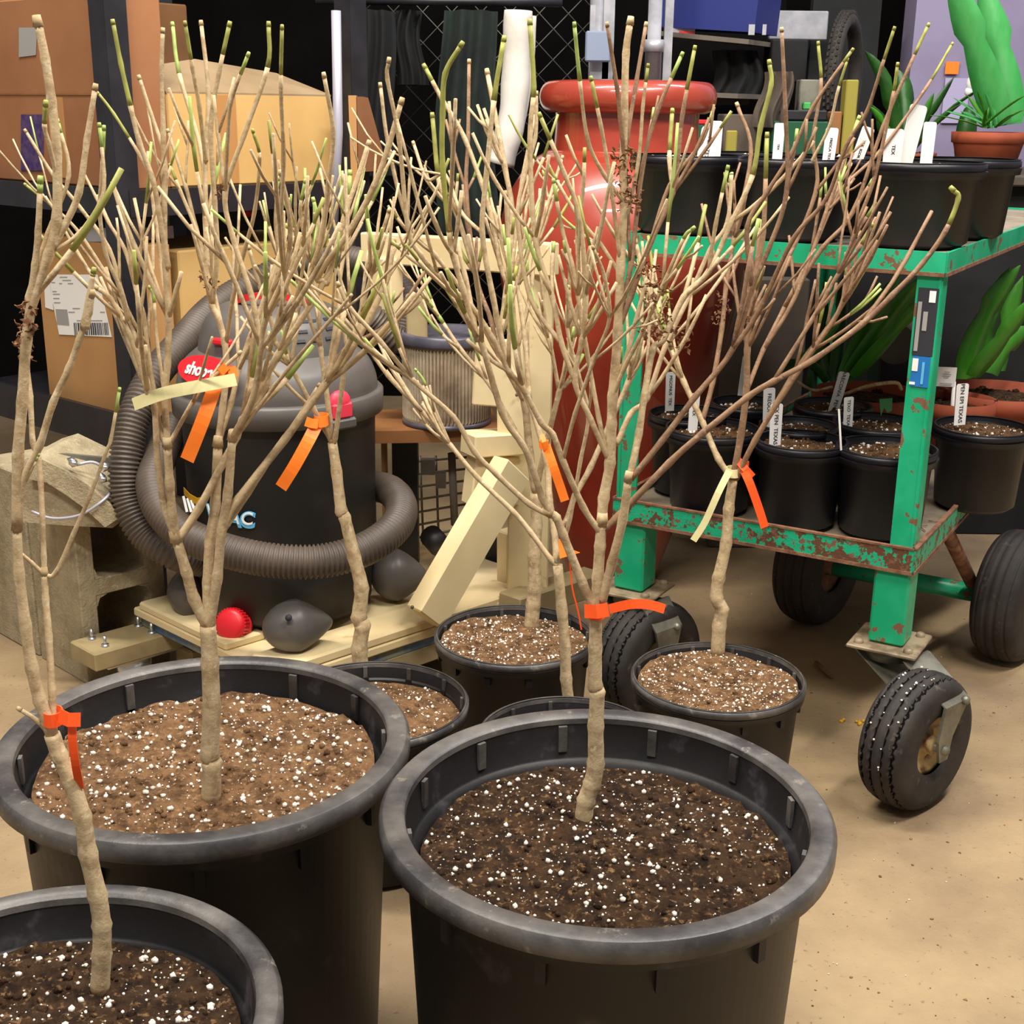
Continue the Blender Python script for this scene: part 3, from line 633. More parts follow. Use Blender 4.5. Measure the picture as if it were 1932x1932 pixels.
for k, (wx, wy, u) in enumerate(((.682, 1.972, .033), (.262, 2.295, LU-.033))):
    root = MB(); pc = cv(u, .033, .253)
    root.box(pc, (.118, .118, .007), U, V, bev=.002)
    for a in (-1, 1):
        for d in (-1, 1): root.lathe([(.008, 0), (.008, .006), (.004, .008), (0, .008)], pc+U*a*.042+V*d*.042+Zv*.003, 8)
    ca = root.build('caster', M['plate'], cart)
    ax = Vector((.65, -.75, 0)).normalized(); wc = Vector((wx, wy, .120)); roll = Vector((.75, .65, 0)).normalized()
    b = MB(); b.lathe([(.040, -.022), (.040, -.003), (.03, 0)], pc-Zv*.004, 24, cap=True)
    for sgn in (-1, 1):
        q = ax*sgn*.052; t = pc+q*1.04-Zv*.010; m1 = wc+q+Zv*.078+(pc-wc).dot(roll)*roll*.55; m2 = wc+q+Zv*.02
        for (p1, p2, w1, w2) in ((t, m1, .075, .07), (m1, m2, .07, .042), (m2, wc+q-Zv*.02, .042, .024)):
            b.add([p1-roll*w1/2-ax*.0025, p1+roll*w1/2-ax*.0025, p2+roll*w2/2-ax*.0025, p2-roll*w2/2-ax*.0025, p1-roll*w1/2+ax*.0025, p1+roll*w1/2+ax*.0025, p2+roll*w2/2+ax*.0025, p2-roll*w2/2+ax*.0025], [(0, 1, 2, 3), (7, 6, 5, 4), (0, 4, 5, 1), (1, 5, 6, 2), (2, 6, 7, 3), (3, 7, 4, 0)])
    b.tube([wc-ax*.06, wc+ax*.06], .008, 10); b.sphere(m1+ax*.004+roll*.02, .008, n=10)
    b.build('fork', M['steel'], ca)
    tyre(ca, wc, ax, .119, .088); hub(ca, wc, ax, .090, .075, 'hub')
    if k == 0:
        b = MB(); rp = random.Random(4)
        for i in range(26):
            a = rp.uniform(-.3, 1.5); lat = rp.choice((-.022, -.008, .008, .022)); p = wc+(Zv*math.sin(a)+(-roll)*math.cos(a)*1)*.1175*-1+ax*lat
            p = wc+(Zv*math.cos(a*1.2)-roll*math.sin(a*1.2))*.118+ax*lat; b.blob(p, rp.uniform(.0012, .0028))
        o = b.build('perlite', M['perl'], ca); o['kind'] = 'stuff'; o['label'] = 'white grains stuck in the tread'
for (wx, wy) in ((1.075, 2.60), (.700, 2.80)):
    c = Vector((wx, wy, .142)); ax = Vector((.76, -.65, 0)); tyre(cart, c, ax, .142, .100, False, 'rear_tyre'); hub(cart, c, ax, .112, .08, 'rust')
b = MB(); b.tube([Vector((1.06, 2.59, .138)), Vector((.68, 2.81, .138))], .02, 12); b.build('axle', M['cart'], cart)
b = MB(); b.tube([cv(.03, .32, .40), Vector((.98, 2.60, .17))], .014, 10); b.tube([cv(LU-.05, .45, .40), Vector((.76, 2.76, .17))], .014, 10); b.build('axle_brace', M['rust'], cart)
# ---- small nursery pots on the cart
def small_pot(c, R, Hh, label, seed, sm='soil', pm='potblue', nperl=90, group=None):
    root = thing('nursery_pot', label, 'pot', c, group)
    pot_big(root, c, R, Hh, Hh-.012, n=64, small=True, smat=M[sm], pm=M[pm], rm=M[pm], seed=seed, slots=False, nperl=nperl, psz=1.2)
    return root
def frontpot(x, y, z, h, Rk=1.04, vmin=None):
    p = atz(x, y, z); d = Vector((p.x, p.y, 0)).normalized(); R = h*pxm(p)*Rk; return Vector((p.x, p.y, 0))+d*R, R
lows = [(1325, 826, 91, 'black pot at the left end of the cart front row, lower shelf, one short label'), (1495, 850, 88, 'black pot in the middle of the lower cart shelf front row'), (1672, 853, 94, 'black pot behind the green cart upright, front row of the lower shelf'),
        (1300, 785, 76, 'black pot at the far left of the lower shelf, tall label at its back'), (1507, 806, 74, 'black pot second row on the lower shelf, behind the middle front one'), (1655, 802, 82, 'black pot second row on the lower shelf, overlapped by the one behind the upright'),
        (1572, 768, 72, 'black pot third row on the lower shelf before the wide terracotta bowl'), (1853, 812, 92, 'black pot right of the green upright on the lower shelf'), (1408, 762, 66, 'black pot in the back left of the lower shelf, beside the red jar')]
LOW = []
for i, (x, y, h, lb) in enumerate(lows):
    c, R = frontpot(x, y, .585, h); q = c-FR; uu, vv = q.dot(U), q.dot(V)
    vv = max(vv, .080); uu = min(uu, LU-.03) ; c = FR+U*uu+V*vv; c.z = .419; R = min(R, .088)
    LOW.append((c, R)); small_pot(c, R, .155, lb, 30+i, 'soilm', nperl=70, group='nursery pots on the lower cart shelf')
tops = [(.255, .305, .098, 'black pot in the second row of the top shelf, middle'), (.455, .305, .098, 'black pot in the second row of the top shelf, left'), (.485, .10, .098, 'black pot at the left end of the top shelf with two overlapping white labels'), (.283, .10, .099, 'black pot in the middle of the top shelf front row'), (.080, .11, .102, 'big black pot at the right front corner of the top shelf'), (.065, .325, .100, 'black pot at the right edge of the top shelf behind the corner pot')]
TOP = []
for i, (uu, vv, R, lb) in enumerate(tops):
    c = cv(uu, vv, .914); TOP.append((c, R)); small_pot(c, R, .135, lb, 50+i, 'soilp', group='nursery pots on the top cart shelf')
# ---- white labels stuck in the pots
def plabel(x0, y0, x1, y1, wpx, Y, label, text=None, lean=0, group=None, m='white', ts=.44):
    p = at(x0, y0, Y); q = at(x1, y1, Y+lean); w = wpx*pxm(p); d = (q-p).normalized(); X = (RT-d*RT.dot(d)).normalized()
    X = (X+Vector((0, .25, 0))).normalized(); X = (X-d*X.dot(d)).normalized(); Nn = X.cross(d).normalized()
    if Nn.y > 0: Nn = -Nn
    poly = []
    L = (q-p).length+.02; p2 = p-d*.02; r = w*.16
    for (a, b_) in ((-w/2*.92, 0), (w/2*.92, 0), (w/2, L-r*1.0), (w/2-r*.3, L-r*.3), (w/2-r, L), (-w/2+r, L), (-w/2+r*.3, L-r*.3), (-w/2, L-r)): poly.append(p2+X*a+d*b_)
    b = MB(); b.prism(poly, -Nn*.0009); o = b.build('plant_label', M[m]); tag(o, label, 'plant label', group or 'white plant labels in the pots')
    if text:
        sz = w*ts; textmesh(text, sz, p2+d*L*.53+Nn*.0004, -d, X, M['ink'], 'handwriting', o, depth=.0003, sx=1.0)
Yf = lambda i, k=0: LOW[i][0].y+k
plabel(1264, 756, 1266, 702, 19, Yf(3), 'tall white label with black writing beside the red jar', 'MIGONUS  TEX')
plabel(1308, 795, 1312, 742, 20, Yf(0), 'short white label in the left front pot of the lower shelf', 'TEX')
plabel(1400, 728, 1408, 672, 13, Yf(8)+.02, 'narrow blank white label turned edgewise at the back of the lower shelf')
plabel(1450, 786, 1452, 732, 24, Yf(4)-.02, 'white label reading sideways left of its shorter neighbour, lower shelf middle', 'FREGONIA')
plabel(1463, 820, 1466, 762, 25, Yf(1), 'white label at the back of the middle front pot, lower shelf', 'TEX PEN  TEXAS')
plabel(1576, 763, 1594, 702, 23, Yf(6)-.02, 'leaning pale lilac label with bold black writing', 'ARECONIA  PENN')
plabel(1600, 796, 1602, 749, 20, Yf(5)-.03, 'short white label between the leaning label and the upright', 'TEXO  TEXAS')
plabel(1586, 828, 1583, 772, 4, Yf(2)-.05, 'thin white label seen edge-on at the rim of the front pot')
plabel(1812, 782, 1817, 724, 26, Yf(7), 'white label in the pot right of the upright', 'PEN EPI TEXAS')
yt = TOP[2][0].y
plabel(1331, 301, 1343, 240, 38, yt, 'white label leaning at the front of the top left pot', 'PEN TEX', ts=.28); plabel(1345, 302, 1350, 228, 31, yt+.012, 'taller blank white label behind the leaning one, top left pot')
yt = TOP[3][0].y
plabel(1466, 304, 1472, 232, 21, yt, 'white label second from left on the top shelf', 'TEX', ts=.28); plabel(1563, 302, 1571, 241, 26, yt, 'white label in the middle of the top shelf row with dark writing', 'FRESCA TEX', ts=.28); plabel(1616, 304, 1640, 240, 26, yt-.02, 'white label leaning right with scribbled writing, top shelf', 'TEX. IGOR', ts=.28)
yt = TOP[4][0].y
plabel(1683, 302, 1689, 243, 40, yt-.02, 'short wide white label in the corner pot, top shelf', 'TEX', ts=.25); plabel(1708, 302, 1735, 198, 36, yt, 'tallest white label leaning right over the corner pot'); plabel(1748, 302, 1756, 230, 27, yt+.01, 'upright blank white label, rightmost on the top shelf')
# ---- terracotta pots and leafy plants behind
def terra(c, R, Hh, label, cat='pot', group=None, soil='soil'):
    root = thing('terracotta_pot', label, cat, c, group); b = MB()
    b.lathe([(0, .001), (R*.72, .001), (R*.94, Hh*.72), (R*.96, Hh*.74), (R*1.0, Hh*.75), (R*1.02, Hh), (R*.94, Hh), (R*.90, Hh*.8), (0, Hh*.79)], c, 56); b.build('pot', M['terra'], root)
    b = MB(); b.lathe([(R*.915, Hh*.86), (R*.5, Hh*.9), (0, Hh*.91)], c, 40)
    rp = random.Random(int(R*1e4))
    for i in range(60): a = rp.uniform(0, 6.28); r = R*.85*math.sqrt(rp.random()); b.blob(c+Vector((r*math.cos(a), r*math.sin(a), Hh*.89)), rp.uniform(.003, .008), jit=.4)
    b.build('soil', M[soil], root); return root
def leaf(b, p0, p1, p2, w, th=.0012, fold=.25, n=12):
    """strap leaf along a quadratic arc with a folded midrib"""
    p0, p1, p2 = Vector(p0), Vector(p1), Vector(p2); vs = []; side = (p2-p0).cross(Vector((0, 0, 1)))
    side = (RT*1.0+Vector((0, .35*(1 if (p2-p0).x > 0 else -1), 0))).normalized()
    if abs((p2-p0).normalized().dot(side)) > .8: side = Vector((0, .6, .8))
    for i in range(n+1):
        t = i/n; p = p0*(1-t)**2+p1*2*t*(1-t)+p2*t*t; tg = ((p1-p0)*(1-t)+(p2-p1)*t).normalized(); sd = (side-tg*side.dot(tg)).normalized(); nn = tg.cross(sd)
        ww = w/2*(.55+.45*math.sin(math.pi*min(1, t*1.3+.15)) if t < .6 else .02+.98*math.cos((t-.6)/.4*math.pi/2)**.7)
        f = ww*fold
        vs += [p-sd*ww+nn*f, p-nn*f*.2, p+sd*ww+nn*f, p+sd*ww+nn*(f-th), p-nn*(f*.2+th), p-sd*ww+nn*(f-th)]
    fs = []
    for i in range(n):
        for k in range(6): fs.append((i*6+k, (i+1)*6+k, (i+1)*6+(k+1) % 6, i*6+(k+1) % 6))
    b.add(vs, fs, True)
def leaves(root, specs, m, nm='leaf'):
    for (a, c_, e, Y0, Y1, wpx) in specs:
        b = MB(); p0 = at(a[0], a[1], Y0); p2 = at(e[0], e[1], Y1); p1 = at(c_[0], c_[1], (Y0+Y1)/2); leaf(b, p0, p1, p2, wpx*pxm(p0)); b.build(nm, M[m], root)
c = cv(.262, .60, .419); t1 = terra(c, .115, .145, 'wide terracotta bowl with a strap-leaved plant under the top shelf', 'potted plant'); t1.name = 'strap_leaf_plant'
Y0 = c.y
leaves(t1, [((1598, 715), (1690, 590), (1745, 520), Y0, Y0-.05, 46), ((1590, 720), (1640, 610), (1700, 515), Y0, Y0+.05, 40), ((1612, 712), (1680, 640), (1760, 545), Y0-.02, Y0-.10, 40)], 'leaf')
leaves(t1, [((1575, 720), (1600, 600), (1590, 520), Y0, Y0+.1, 34), ((1560, 720), (1500, 640), (1470, 720), Y0, Y0-.05, 22), ((1570, 715), (1530, 620), (1560, 540), Y0+.02, Y0+.1, 30), ((1535, 735), (1525, 700), (1560, 640), Y0, Y0, 22)], 'leafd')
leaves(t1, [((1495, 700), (1540, 660), (1590, 600), Y0-.03, Y0, 24)], 'leaf')
b = MB(); b.tube(spline([at(1590, 745, Y0-.06), at(1640, 728, Y0-.1), at(1690, 722, Y0-.1), at(1700, 735, Y0-.09)], 4), .004, 6); b.tube(spline([at(1480, 700, Y0-.02), at(1530, 735, Y0-.05), at(1570, 730, Y0-.08)], 4), .003, 6); b.build('dry_stalk', M['knot'], t1)
c = cv(.10, .66, .419); t2 = terra(c, .085, .14, 'small terracotta pot half hidden behind the green upright'); 
c = cv(.035, .80, .419); t3 = terra(c, .12, .14, 'terracotta pot of broad green strap leaves at the right edge, lower shelf', 'potted plant'); t3.name = 'strap_leaf_plant'; Y0 = c.y
leaves(t3, [((1822, 715), (1840, 610), (1925, 500), Y0-.08, Y0-.1, 56), ((1838, 712), (1880, 660), (1950, 560), Y0-.1, Y0-.15, 50), ((1870, 705), (1880, 650), (1950, 620), Y0-.05, Y0, 48), ((1850, 700), (1868, 600), (1905, 505), Y0, Y0+.05, 44), ((1885, 700), (1890, 640), (1930, 520), Y0-.02, Y0, 44)], 'leaf')
b = MB(); b.tube([at(1790, 870, 2.62), at(1800, 720, 2.62)], .004, 6); b.box(at(1786, 711, 2.615), (.040, .001, .040), (1, .1, -.05)); o = b.build('plant_label', M['label']); tag(o, 'square white plastic tag with small print on a stake, right of the upright', 'plant label')
for j, (dy, w) in enumerate(((.010, .012), (.005, .018), (.001, .010), (-.014, .026))):
    q = MB(); q.box(at(1786, 711, 2.613)+Vector((0, -.0006, dy)), (w, .0006, .0016), (1, .1, -.05)); q.build('print_line', M['grey'], o)
b = MB(); lc = at(1672, 765, LOW[5][0].y+.06); b.prism([lc+RT*a+UP*d for a, d in ((-.013, .012), (.012, .014), (.011, -.010), (.003, -.014), (-.004, -.004), (-.010, -.020))], Vector((0, .0012, 0))); tag(b.build('cut_leaf', M['leafb']), 'bright green square-cut leaf stub in a pot behind the upright', 'leaf')
# top shelf plants and clutter
c = at(1862, 290, 3.50); c.z = .975; t4 = terra(c, .092, .105, 'terracotta pot with a broad bright leaf and spiny fronds at the top right', 'potted plant'); t4.name = 'amaryllis_plant'; Y0 = c.y
leaves(t4, [((1885, 238), (1855, 120), (1788, -60), Y0-.02, Y0-.1, 58), ((1905, 235), (1900, 130), (1850, -40), Y0, Y0+.05, 60)], 'leafb')
rp = random.Random(3)
for i in range(22):
    b = MB(); x0 = 1862+rp.uniform(-10, 18); a = rp.uniform(-2.9, -.4); L = rp.uniform(35, 95); p0 = at(x0, 240, Y0-.03); p2 = at(x0+L*math.cos(a)*1.2, 238+L*math.sin(a)*.9, Y0-.03+rp.uniform(-.1, .1))
    leaf(b, p0, (p0+p2)/2+Zv*.01, p2, rp.uniform(4, 9)*pxm(p0), n=6); b.build('frond', M['leaf' if i % 2 else 'leafb'], t4)
c = at(1700, 300, 3.55); c.z = .975; Y0 = 3.55; t5 = terra(c, .088, .05, 'potted clump of dark green strap leaves on the top shelf', 'potted plant'); t5.name = 'strap_leaf_plant'
leaves(t5, [((1690, 300), (1700, 170), (1632, 96), Y0, Y0, 26), ((1700, 300), (1715, 180), (1692, 130), Y0, Y0+.05, 30), ((1680, 300), (1700, 220), (1660, 140), Y0, Y0-.05, 30), ((1700, 300), (1740, 240), (1800, 145), Y0, Y0, 20), ((1705, 300), (1760, 215), (1868, 158), Y0, Y0-.05, 9), ((1700, 300), (1690, 240), (1640, 195), Y0, Y0, 12), ((1695, 305), (1720, 200), (1710, 140), Y0+.05, Y0+.1, 34), ((1710, 300), (1760, 230), (1815, 195), Y0, Y0-.05, 13), ((1690, 300), (1675, 250), (1655, 215), Y0, Y0+.05, 26)], 'leafd')
leaves(t5, [((1690, 280), (1670, 230), (1640, 200), Y0-.03, Y0-.06, 14), ((1715, 290), (1740, 230), (1762, 175), Y0-.02, Y0-.05, 18)], 'leaf')
b = MB(); cc = at(1826, 222, 3.62); cc.z = 1.06; b.sphere(cc, .045, (.62, .62, 1.9), 16)
tag(b.build('cactus', M['leafd']), 'small dark columnar cactus behind the bright leaf', 'cactus')
b = MB(); cc = at(1838, 158, 3.62); b.sphere(cc, .022, (1, .8, 1.1), 12); b.sphere(cc+Vector((.012, -.01, .02)), .012, n=10); b.sphere(cc+Vector((-.010, 0, -.02)), .014, n=10); tag(b.build('white_flower', M['white']), 'small white bloom beside the bright leaf', 'flower')
p = at(1650, 668, 3.0); q = at(1760, 668, 3.0); b = MB(); b.box(Vector(((p.x+q.x)/2, 3.0, (.419+p.z)/2)), (q.x-p.x, .10, p.z-.419), bev=.004); tag(b.build('black_crate', M['black']), 'black crate at the back of the lower cart shelf', 'crate')
b = MB(); cc = at(1722, 640, 2.98); b.sphere(cc, .035, (.8, .8, 1.1), 16); o = tag(b.build('orange_bottle', M['orangeb']), 'orange and white container behind the upright and leaves', 'container')
b = MB(); b.sphere(cc+Zv*.035, .03, (1, .9, .8), 14); b.build('white_top', M['white'], o)
b = MB(); cc = at(1690, 650, 2.93); b.lathe([(.045, 0), (.045, -.02), (.03, -.025), (.028, -.01), (.012, -.01), (.012, -.03), (0, -.03)], cc, 28, (-.2, -1, .1)); b.lathe([(.045, 0), (0, 0)], cc, 28, (-.2, -1, .1)); tag(b.build('pulley', M['greyb']), 'round grey wheel-like part in the shade behind the strap leaves', 'part')
b = MB(); p = at(1436, 600, 3.36); b.box(Vector((p.x, 3.34, .36)), (.22, .05, .72), bev=.004); tag(b.build('grey_board', M['greyb']), 'grey board standing in the shade behind the cart, right of the jar', 'board')
# ================================================================== orange and cream tags on the trees
def ribbon(pts, wpx, Y, m, label, loop=None, kn=None):
    P = [at(x, y, Y+(z if z else 0)) for x, y, z in pts]; P = spline(P, 4); w = wpx*pxm(P[0]); d = (P[-1]-P[0]).normalized(); wv = fw.cross(d).normalized()
    b = MB(); b.strip(P, w, wv, .0009); o = b.build('tree_tag', M[m]); tag(o, label, 'tree tag', 'coloured tags on the trees')
    if loop:
        x, y, r, hh = loop; c = at(x, y, Y); q = MB(); n = 18; s_ = pxm(c)
        q.strip([c+Vector((math.cos(a), math.sin(a), .12*math.sin(a)))*r*s_ for a in [2*math.pi*i/n for i in range(n+1)]], hh*s_, (0, .1, 1), .0011); q.build('loop', M[m], o)
    if kn:
        for (x, y, x2, y2, ww) in kn:
            q = MB(); p1, p2 = at(x, y, Y-.006), at(x2, y2, Y-.012); q.strip([p1, (p1+p2)/2+Vector((0, -.004, 0)), p2], ww*s_, fw.cross((p2-p1).normalized()), .001); q.build('knot_end', M[m], o)
    return o
YT = {k: v['Y'] for k, v in TREES.items()}
s_ = .0006
ribbon([(412, 708, -.01), (400, 745, -.02), (380, 800, -.03), (353, 868, -.03)], 27, YT['T1']-.01, 'orange', 'bright orange tag hanging from the big left tree', (428, 706, 13, 22), [(408, 712, 428, 690, 16), (420, 705, 447, 700, 20)])
ribbon([(445, 716, -.01), (380, 728, -.02), (310, 742, -.02), (252, 763, -.01)], 24, YT['T1']-.02, 'cream', 'long cream tag stretched left across the big left tree')
ribbon([(598, 800, -.005), (580, 835, -.02), (555, 880, -.025), (530, 920, -.02)], 24, YT['T3']-.02, 'orange', 'pale orange tag on the tree just behind the big left pot', (606, 792, 13, 20), [(577, 795, 600, 800, 18)])
ribbon([(1150, 1149, -.02), (1190, 1140, -.035), (1225, 1141, -.04), (1254, 1149, -.04)], 18, YT['T2']-.0, 'orangeb', 'orange tag sticking out right from the fork of the front tree', (1125, 1152, 15, 25), [(1103, 1153, 1148, 1150, 26)])
ribbon([(136, 1368, -.01), (137, 1400, -.012), (143, 1445, -.01), (151, 1487, -.0)], 16, YT['T7']-.0, 'orangeb', 'red-orange tag on the trunk nearest the bottom left corner', (100, 1352, 17, 26), [(112, 1350, 152, 1358, 26)])
ribbon([(1376, 888, -.02), (1355, 930, -.03), (1330, 985, -.03), (1308, 1020, -.03)], 13, YT['T6']-.0, 'cream', 'narrow cream tag hanging left from the tree beside the cart wheel', (1383, 890, 12, 16))
ribbon([(1405, 890, -.015), (1416, 915, -.02), (1432, 960, -.02), (1443, 995, -.02)], 16, YT['T6']-.0, 'orangeb', 'orange tag hanging right from the tree beside the cart wheel', (1400, 880, 12, 18), [(1392, 868, 1420, 900, 14)])
ribbon([(1030, 840, -.0), (1044, 880, -.01), (1056, 915, -.01), (1066, 945, -.01)], 17, YT['T5']+.02, 'orange', 'yellow-orange tag dangling before the red jar', (1026, 838, 8, 14), [(1022, 820, 1032, 845, 9)])
ribbon([(1075, 1062, 0), (1080, 1110, 0), (1090, 1150, 0), (1097, 1188, 0)], 3, YT['T5']+.01, 'orangeb', 'thin orange tag seen edge-on at the slim tree behind the front pot', None)
b = MB(); p = at(1066, 1040, YT['T5']-.012); s_ = pxm(p); b.prism([p+RT*a*s_+UP*d*s_ for a, d in ((-12, 22), (-2, 24), (6, 5), (28, -3), (4, -10), (-10, -14))], Vector((0, .002, 0))); b.build('tag_knot', M['orange'], bpy.data.objects['tree_tag.008'])
# ================================================================== platform, vacuum, lumber frame
E1 = Vector((.726, .688, 0)).normalized(); E2 = Vector((-.730, .684, 0)).normalized(); PF = Vector((-.407, 2.116, 0))
def pv(a, c_, z): return PF+E1*a+E2*c_+Zv*z
pl = thing('rolling_platform', 'pine platform with blue-painted edges under the vacuum', 'platform', pv(.35, .25, 0))
b = MB(); b.box(pv(.36, .245, .141), (.72, .49, .018), E1, E2, bev=.003); b.build('top_board', M['wood'], pl)
b = MB(); b.box(pv(.36, .245, .122), (.70, .47, .020), E1, E2); b.build('blue_edged_board', M['blueedge'], pl)
b = MB(); b.box(pv(.36, .035, .093), (.74, .05, .038), E1, E2, bev=.003); b.build('side_beam', M['woodg'], pl)
b = MB(); b.box(pv(.30, .045, .160), (.60, .088, .020), E1, E2, bev=.004); b.build('side_plank', M['wood'], pl)
b = MB(); b.box(pv(.045, .32, .158), (.088, .30, .018), E1, E2, bev=.004); b.build('side_plank', M['wood'], pl)
for a, c_ in ((.08, .40), (.62, .08), (.62, .42), (.08, .08)):
    b = MB(); b.box(pv(a, c_, .037), (.06, .06, .074), E1, E2, bev=.004); b.build('support_foot', M['woodg'], pl)
wb = thing('bolted_block', 'short weathered wood block with four bolts standing beside the concrete block', 'wood block', pv(-.02, .50, 0))
bc = atz(248, 1196, .11); b = MB(); b.box(bc-Zv*.019, (.21, .095, .038), E1, E2, bev=.003); b.build('block', M['woodg'], wb)
for a in (-.07, .03):
    for d in (-.025, .025): q = MB(); q.tube([bc+E1*a+E2*d-Zv*.001, bc+E1*a+E2*d+Zv*.022], .0035, 8); q.lathe([(.008, 0), (.008, .005), (0, .005)], bc+E1*a+E2*d, 8); q.build('bolt', M['zinc'], wb)
b = MB(); b.box(bc-Zv*.041, (.15, .08, .005), E1, E2); b.tube([bc-Zv*.045, bc-Zv*.10], .035, 16); b.build('caster_plate', M['zinc'], wb)
# vacuum
VC = Vector((-.452, 2.452, .150)); vac = thing('wet_dry_vacuum', 'dusty black wet-dry vacuum with a grey lid and red trim on the platform', 'vacuum cleaner', VC)
fz = lambda y: at(531, y, 2.255).z-.150
z1, z2 = fz(815), fz(772)
b = MB(); b.lathe([(0, .02), (.155, .02), (.170, .035), (.172, .10), (.180, .16), (.184, z1-.02), (.188, z1)], VC, 72); b.build('tank', M['vac'], vac)
b = MB(); b.lathe([(.188, z1-.002), (.200, z1), (.201, z2-.004), (.197, z2), (.190, z2+.001)], VC, 72); b.build('lid_rim', M['vacg'], vac)
b = MB(); b.lathe([tuple(p[:2]) for p in spline([(.190, z2, 0), (.188, z2+.022, 0), (.176, z2+.052, 0), (.155, z2+.072, 0), (.146, z2+.078, 0)], 4)], VC, 72)
b.lathe([tuple(p[:2]) for p in spline([(.147, z2+.074, 0), (.142, z2+.10, 0), (.128, z2+.135, 0), (.098, z2+.158, 0), (.05, z2+.167, 0), (0, z2+.168, 0)], 4)], VC, 72); lid = b.build('lid', M['vacg'], vac)
def rad_at(z):      # lid radius at a height
    P = [(z2, .190), (z2+.022, .188), (z2+.052, .176), (z2+.072, .155), (z2+.078, .147), (z2+.10, .142), (z2+.135, .128), (z2+.158, .098)]
    for (a, r), (c_, r2) in zip(P, P[1:]):
        if a <= z <= c_: return r+(r2-r)*(z-a)/(c_-a)
    return .19
def cyl(th, z, r): return VC+Vector((math.cos(th)*r, math.sin(th)*r, z))
for i, (zz, n_) in enumerate(((z2+.108, 3), (z2+.124, 4), (z2+.140, 3))):
    for k in range(n_):
        th = math.radians(-62+k*13+i*3); r = rad_at(zz)+.001; p = cyl(th, zz, r); q = MB(); t = Vector((-math.sin(th), math.cos(th), 0)); nn = Vector((math.cos(th), math.sin(th), .8)).normalized(); q.box(p, (.020, .004, .006), t, nn, t.cross(nn)); q.build('vent_slot', M['ink'], lid)
b = MB(); hp = [cyl(math.radians(a), z2+.166+.018*math.sin(math.radians((a+150)/120*180)), .075) for a in range(-150, -29, 10)]; b.strip(hp, .012, (0, 0, 1), .008); b.build('carry_handle', M['red'], vac)
b = MB(); th = math.radians(-121); b.box(cyl(th, z2+.106, .144), (.045, .012, .012), Vector((-math.sin(th), math.cos(th), 0)), Vector((math.cos(th), math.sin(th), 0)), bev=.003); b.build('switch', M['red'], vac)
for dg in (-46, 120):
    th = math.radians(dg); t = Vector((-math.sin(th), math.cos(th), 0)); nn = Vector((math.cos(th), math.sin(th), 0))
    b = MB(); b.sphere(cyl(th, (z1+z2)/2+.022, .196), .024, (1, .55, .95), 16, X=t); b.box(cyl(th, (z1+z2)/2+.008, .200), (.044, .018, .030), t, nn, bev=.004); b.build('latch', M['pink'], vac)
    b = MB(); b.box(cyl(th, z1+.004, .204), (.060, .012, .020), t, nn, bev=.004); b.build('latch_base', M['vacg'], vac)
# badge and lettering on the lid
bz = z2+.036; bth = math.radians(-132); nrm = Vector((math.cos(bth), math.sin(bth), .45)).normalized(); bt = Vector((-math.sin(bth), math.cos(bth), 0)); bu = nrm.cross(bt)
if bu.z < 0: bu = -bu
bp = onplane(392, 703, cyl(bth, bz, .187), nrm)+nrm*.006
b = MB(); n = 36; b.prism([bp+bt*0.084*math.cos(2*math.pi*i/n)+bu*.029*math.sin(2*math.pi*i/n) for i in range(n)], -nrm*.012); bd = b.build('badge', M['red'], vac)
textmesh('shop·vac', .033, bp+nrm*.0012-bt*0, bt, bu, M['white'], 'badge_lettering', bd, bold=.0008, shear=.15)
for ch, xx, yy in (('V', 398, 968), ('A', 442, 980), ('C', 466, 982)):
    dd = ray(xx, yy); C0 = Vector((0, 0, CH)); a_ = dd.x**2+dd.y**2; h_ = C0-VC; b_ = 2*(dd.x*h_.x+dd.y*h_.y); c_ = h_.x**2+h_.y**2-.1845**2; tt = (-b_-math.sqrt(max(0, b_*b_-4*a_*c_)))/(2*a_); P = C0+dd*tt
    nn = Vector((P.x-VC.x, P.y-VC.y, 0)).normalized(); tx = Zv.cross(nn)
    textmesh(ch, .042, P+nn*.0015, tx, Zv, M['cyan'], 'tank_lettering', vac, bold=.0018, shear=.12)
    textmesh(ch, .034, P+nn*.0022+Zv*.003, tx, Zv, M['white'], 'tank_lettering', vac, bold=.0003, shear=.12)
def cylpt(xx, yy, R_):
    dd = ray(xx, yy); C0 = Vector((0, 0, CH)); a_ = dd.x**2+dd.y**2; h_ = C0-VC; b_ = 2*(dd.x*h_.x+dd.y*h_.y); c_ = h_.x**2+h_.y**2-R_**2; return C0+dd*((-b_-math.sqrt(max(0, b_*b_-4*a_*c_)))/(2*a_))
b = MB(); b.strip([cylpt(x, y, .186) for x, y in ((347, 926), (358, 938), (372, 946), (386, 944))], .014, (0, 0, 1), .001); b.build('yellow_print', M['yellow'], vac)
for x in (349, 357, 364): q = MB(); q.strip([cylpt(x-3, 936+(x-349)*.5, .186), cylpt(x+4, 966, .186)], .005, (1, 0, 0), .001); q.build('white_print', M['white'], vac)
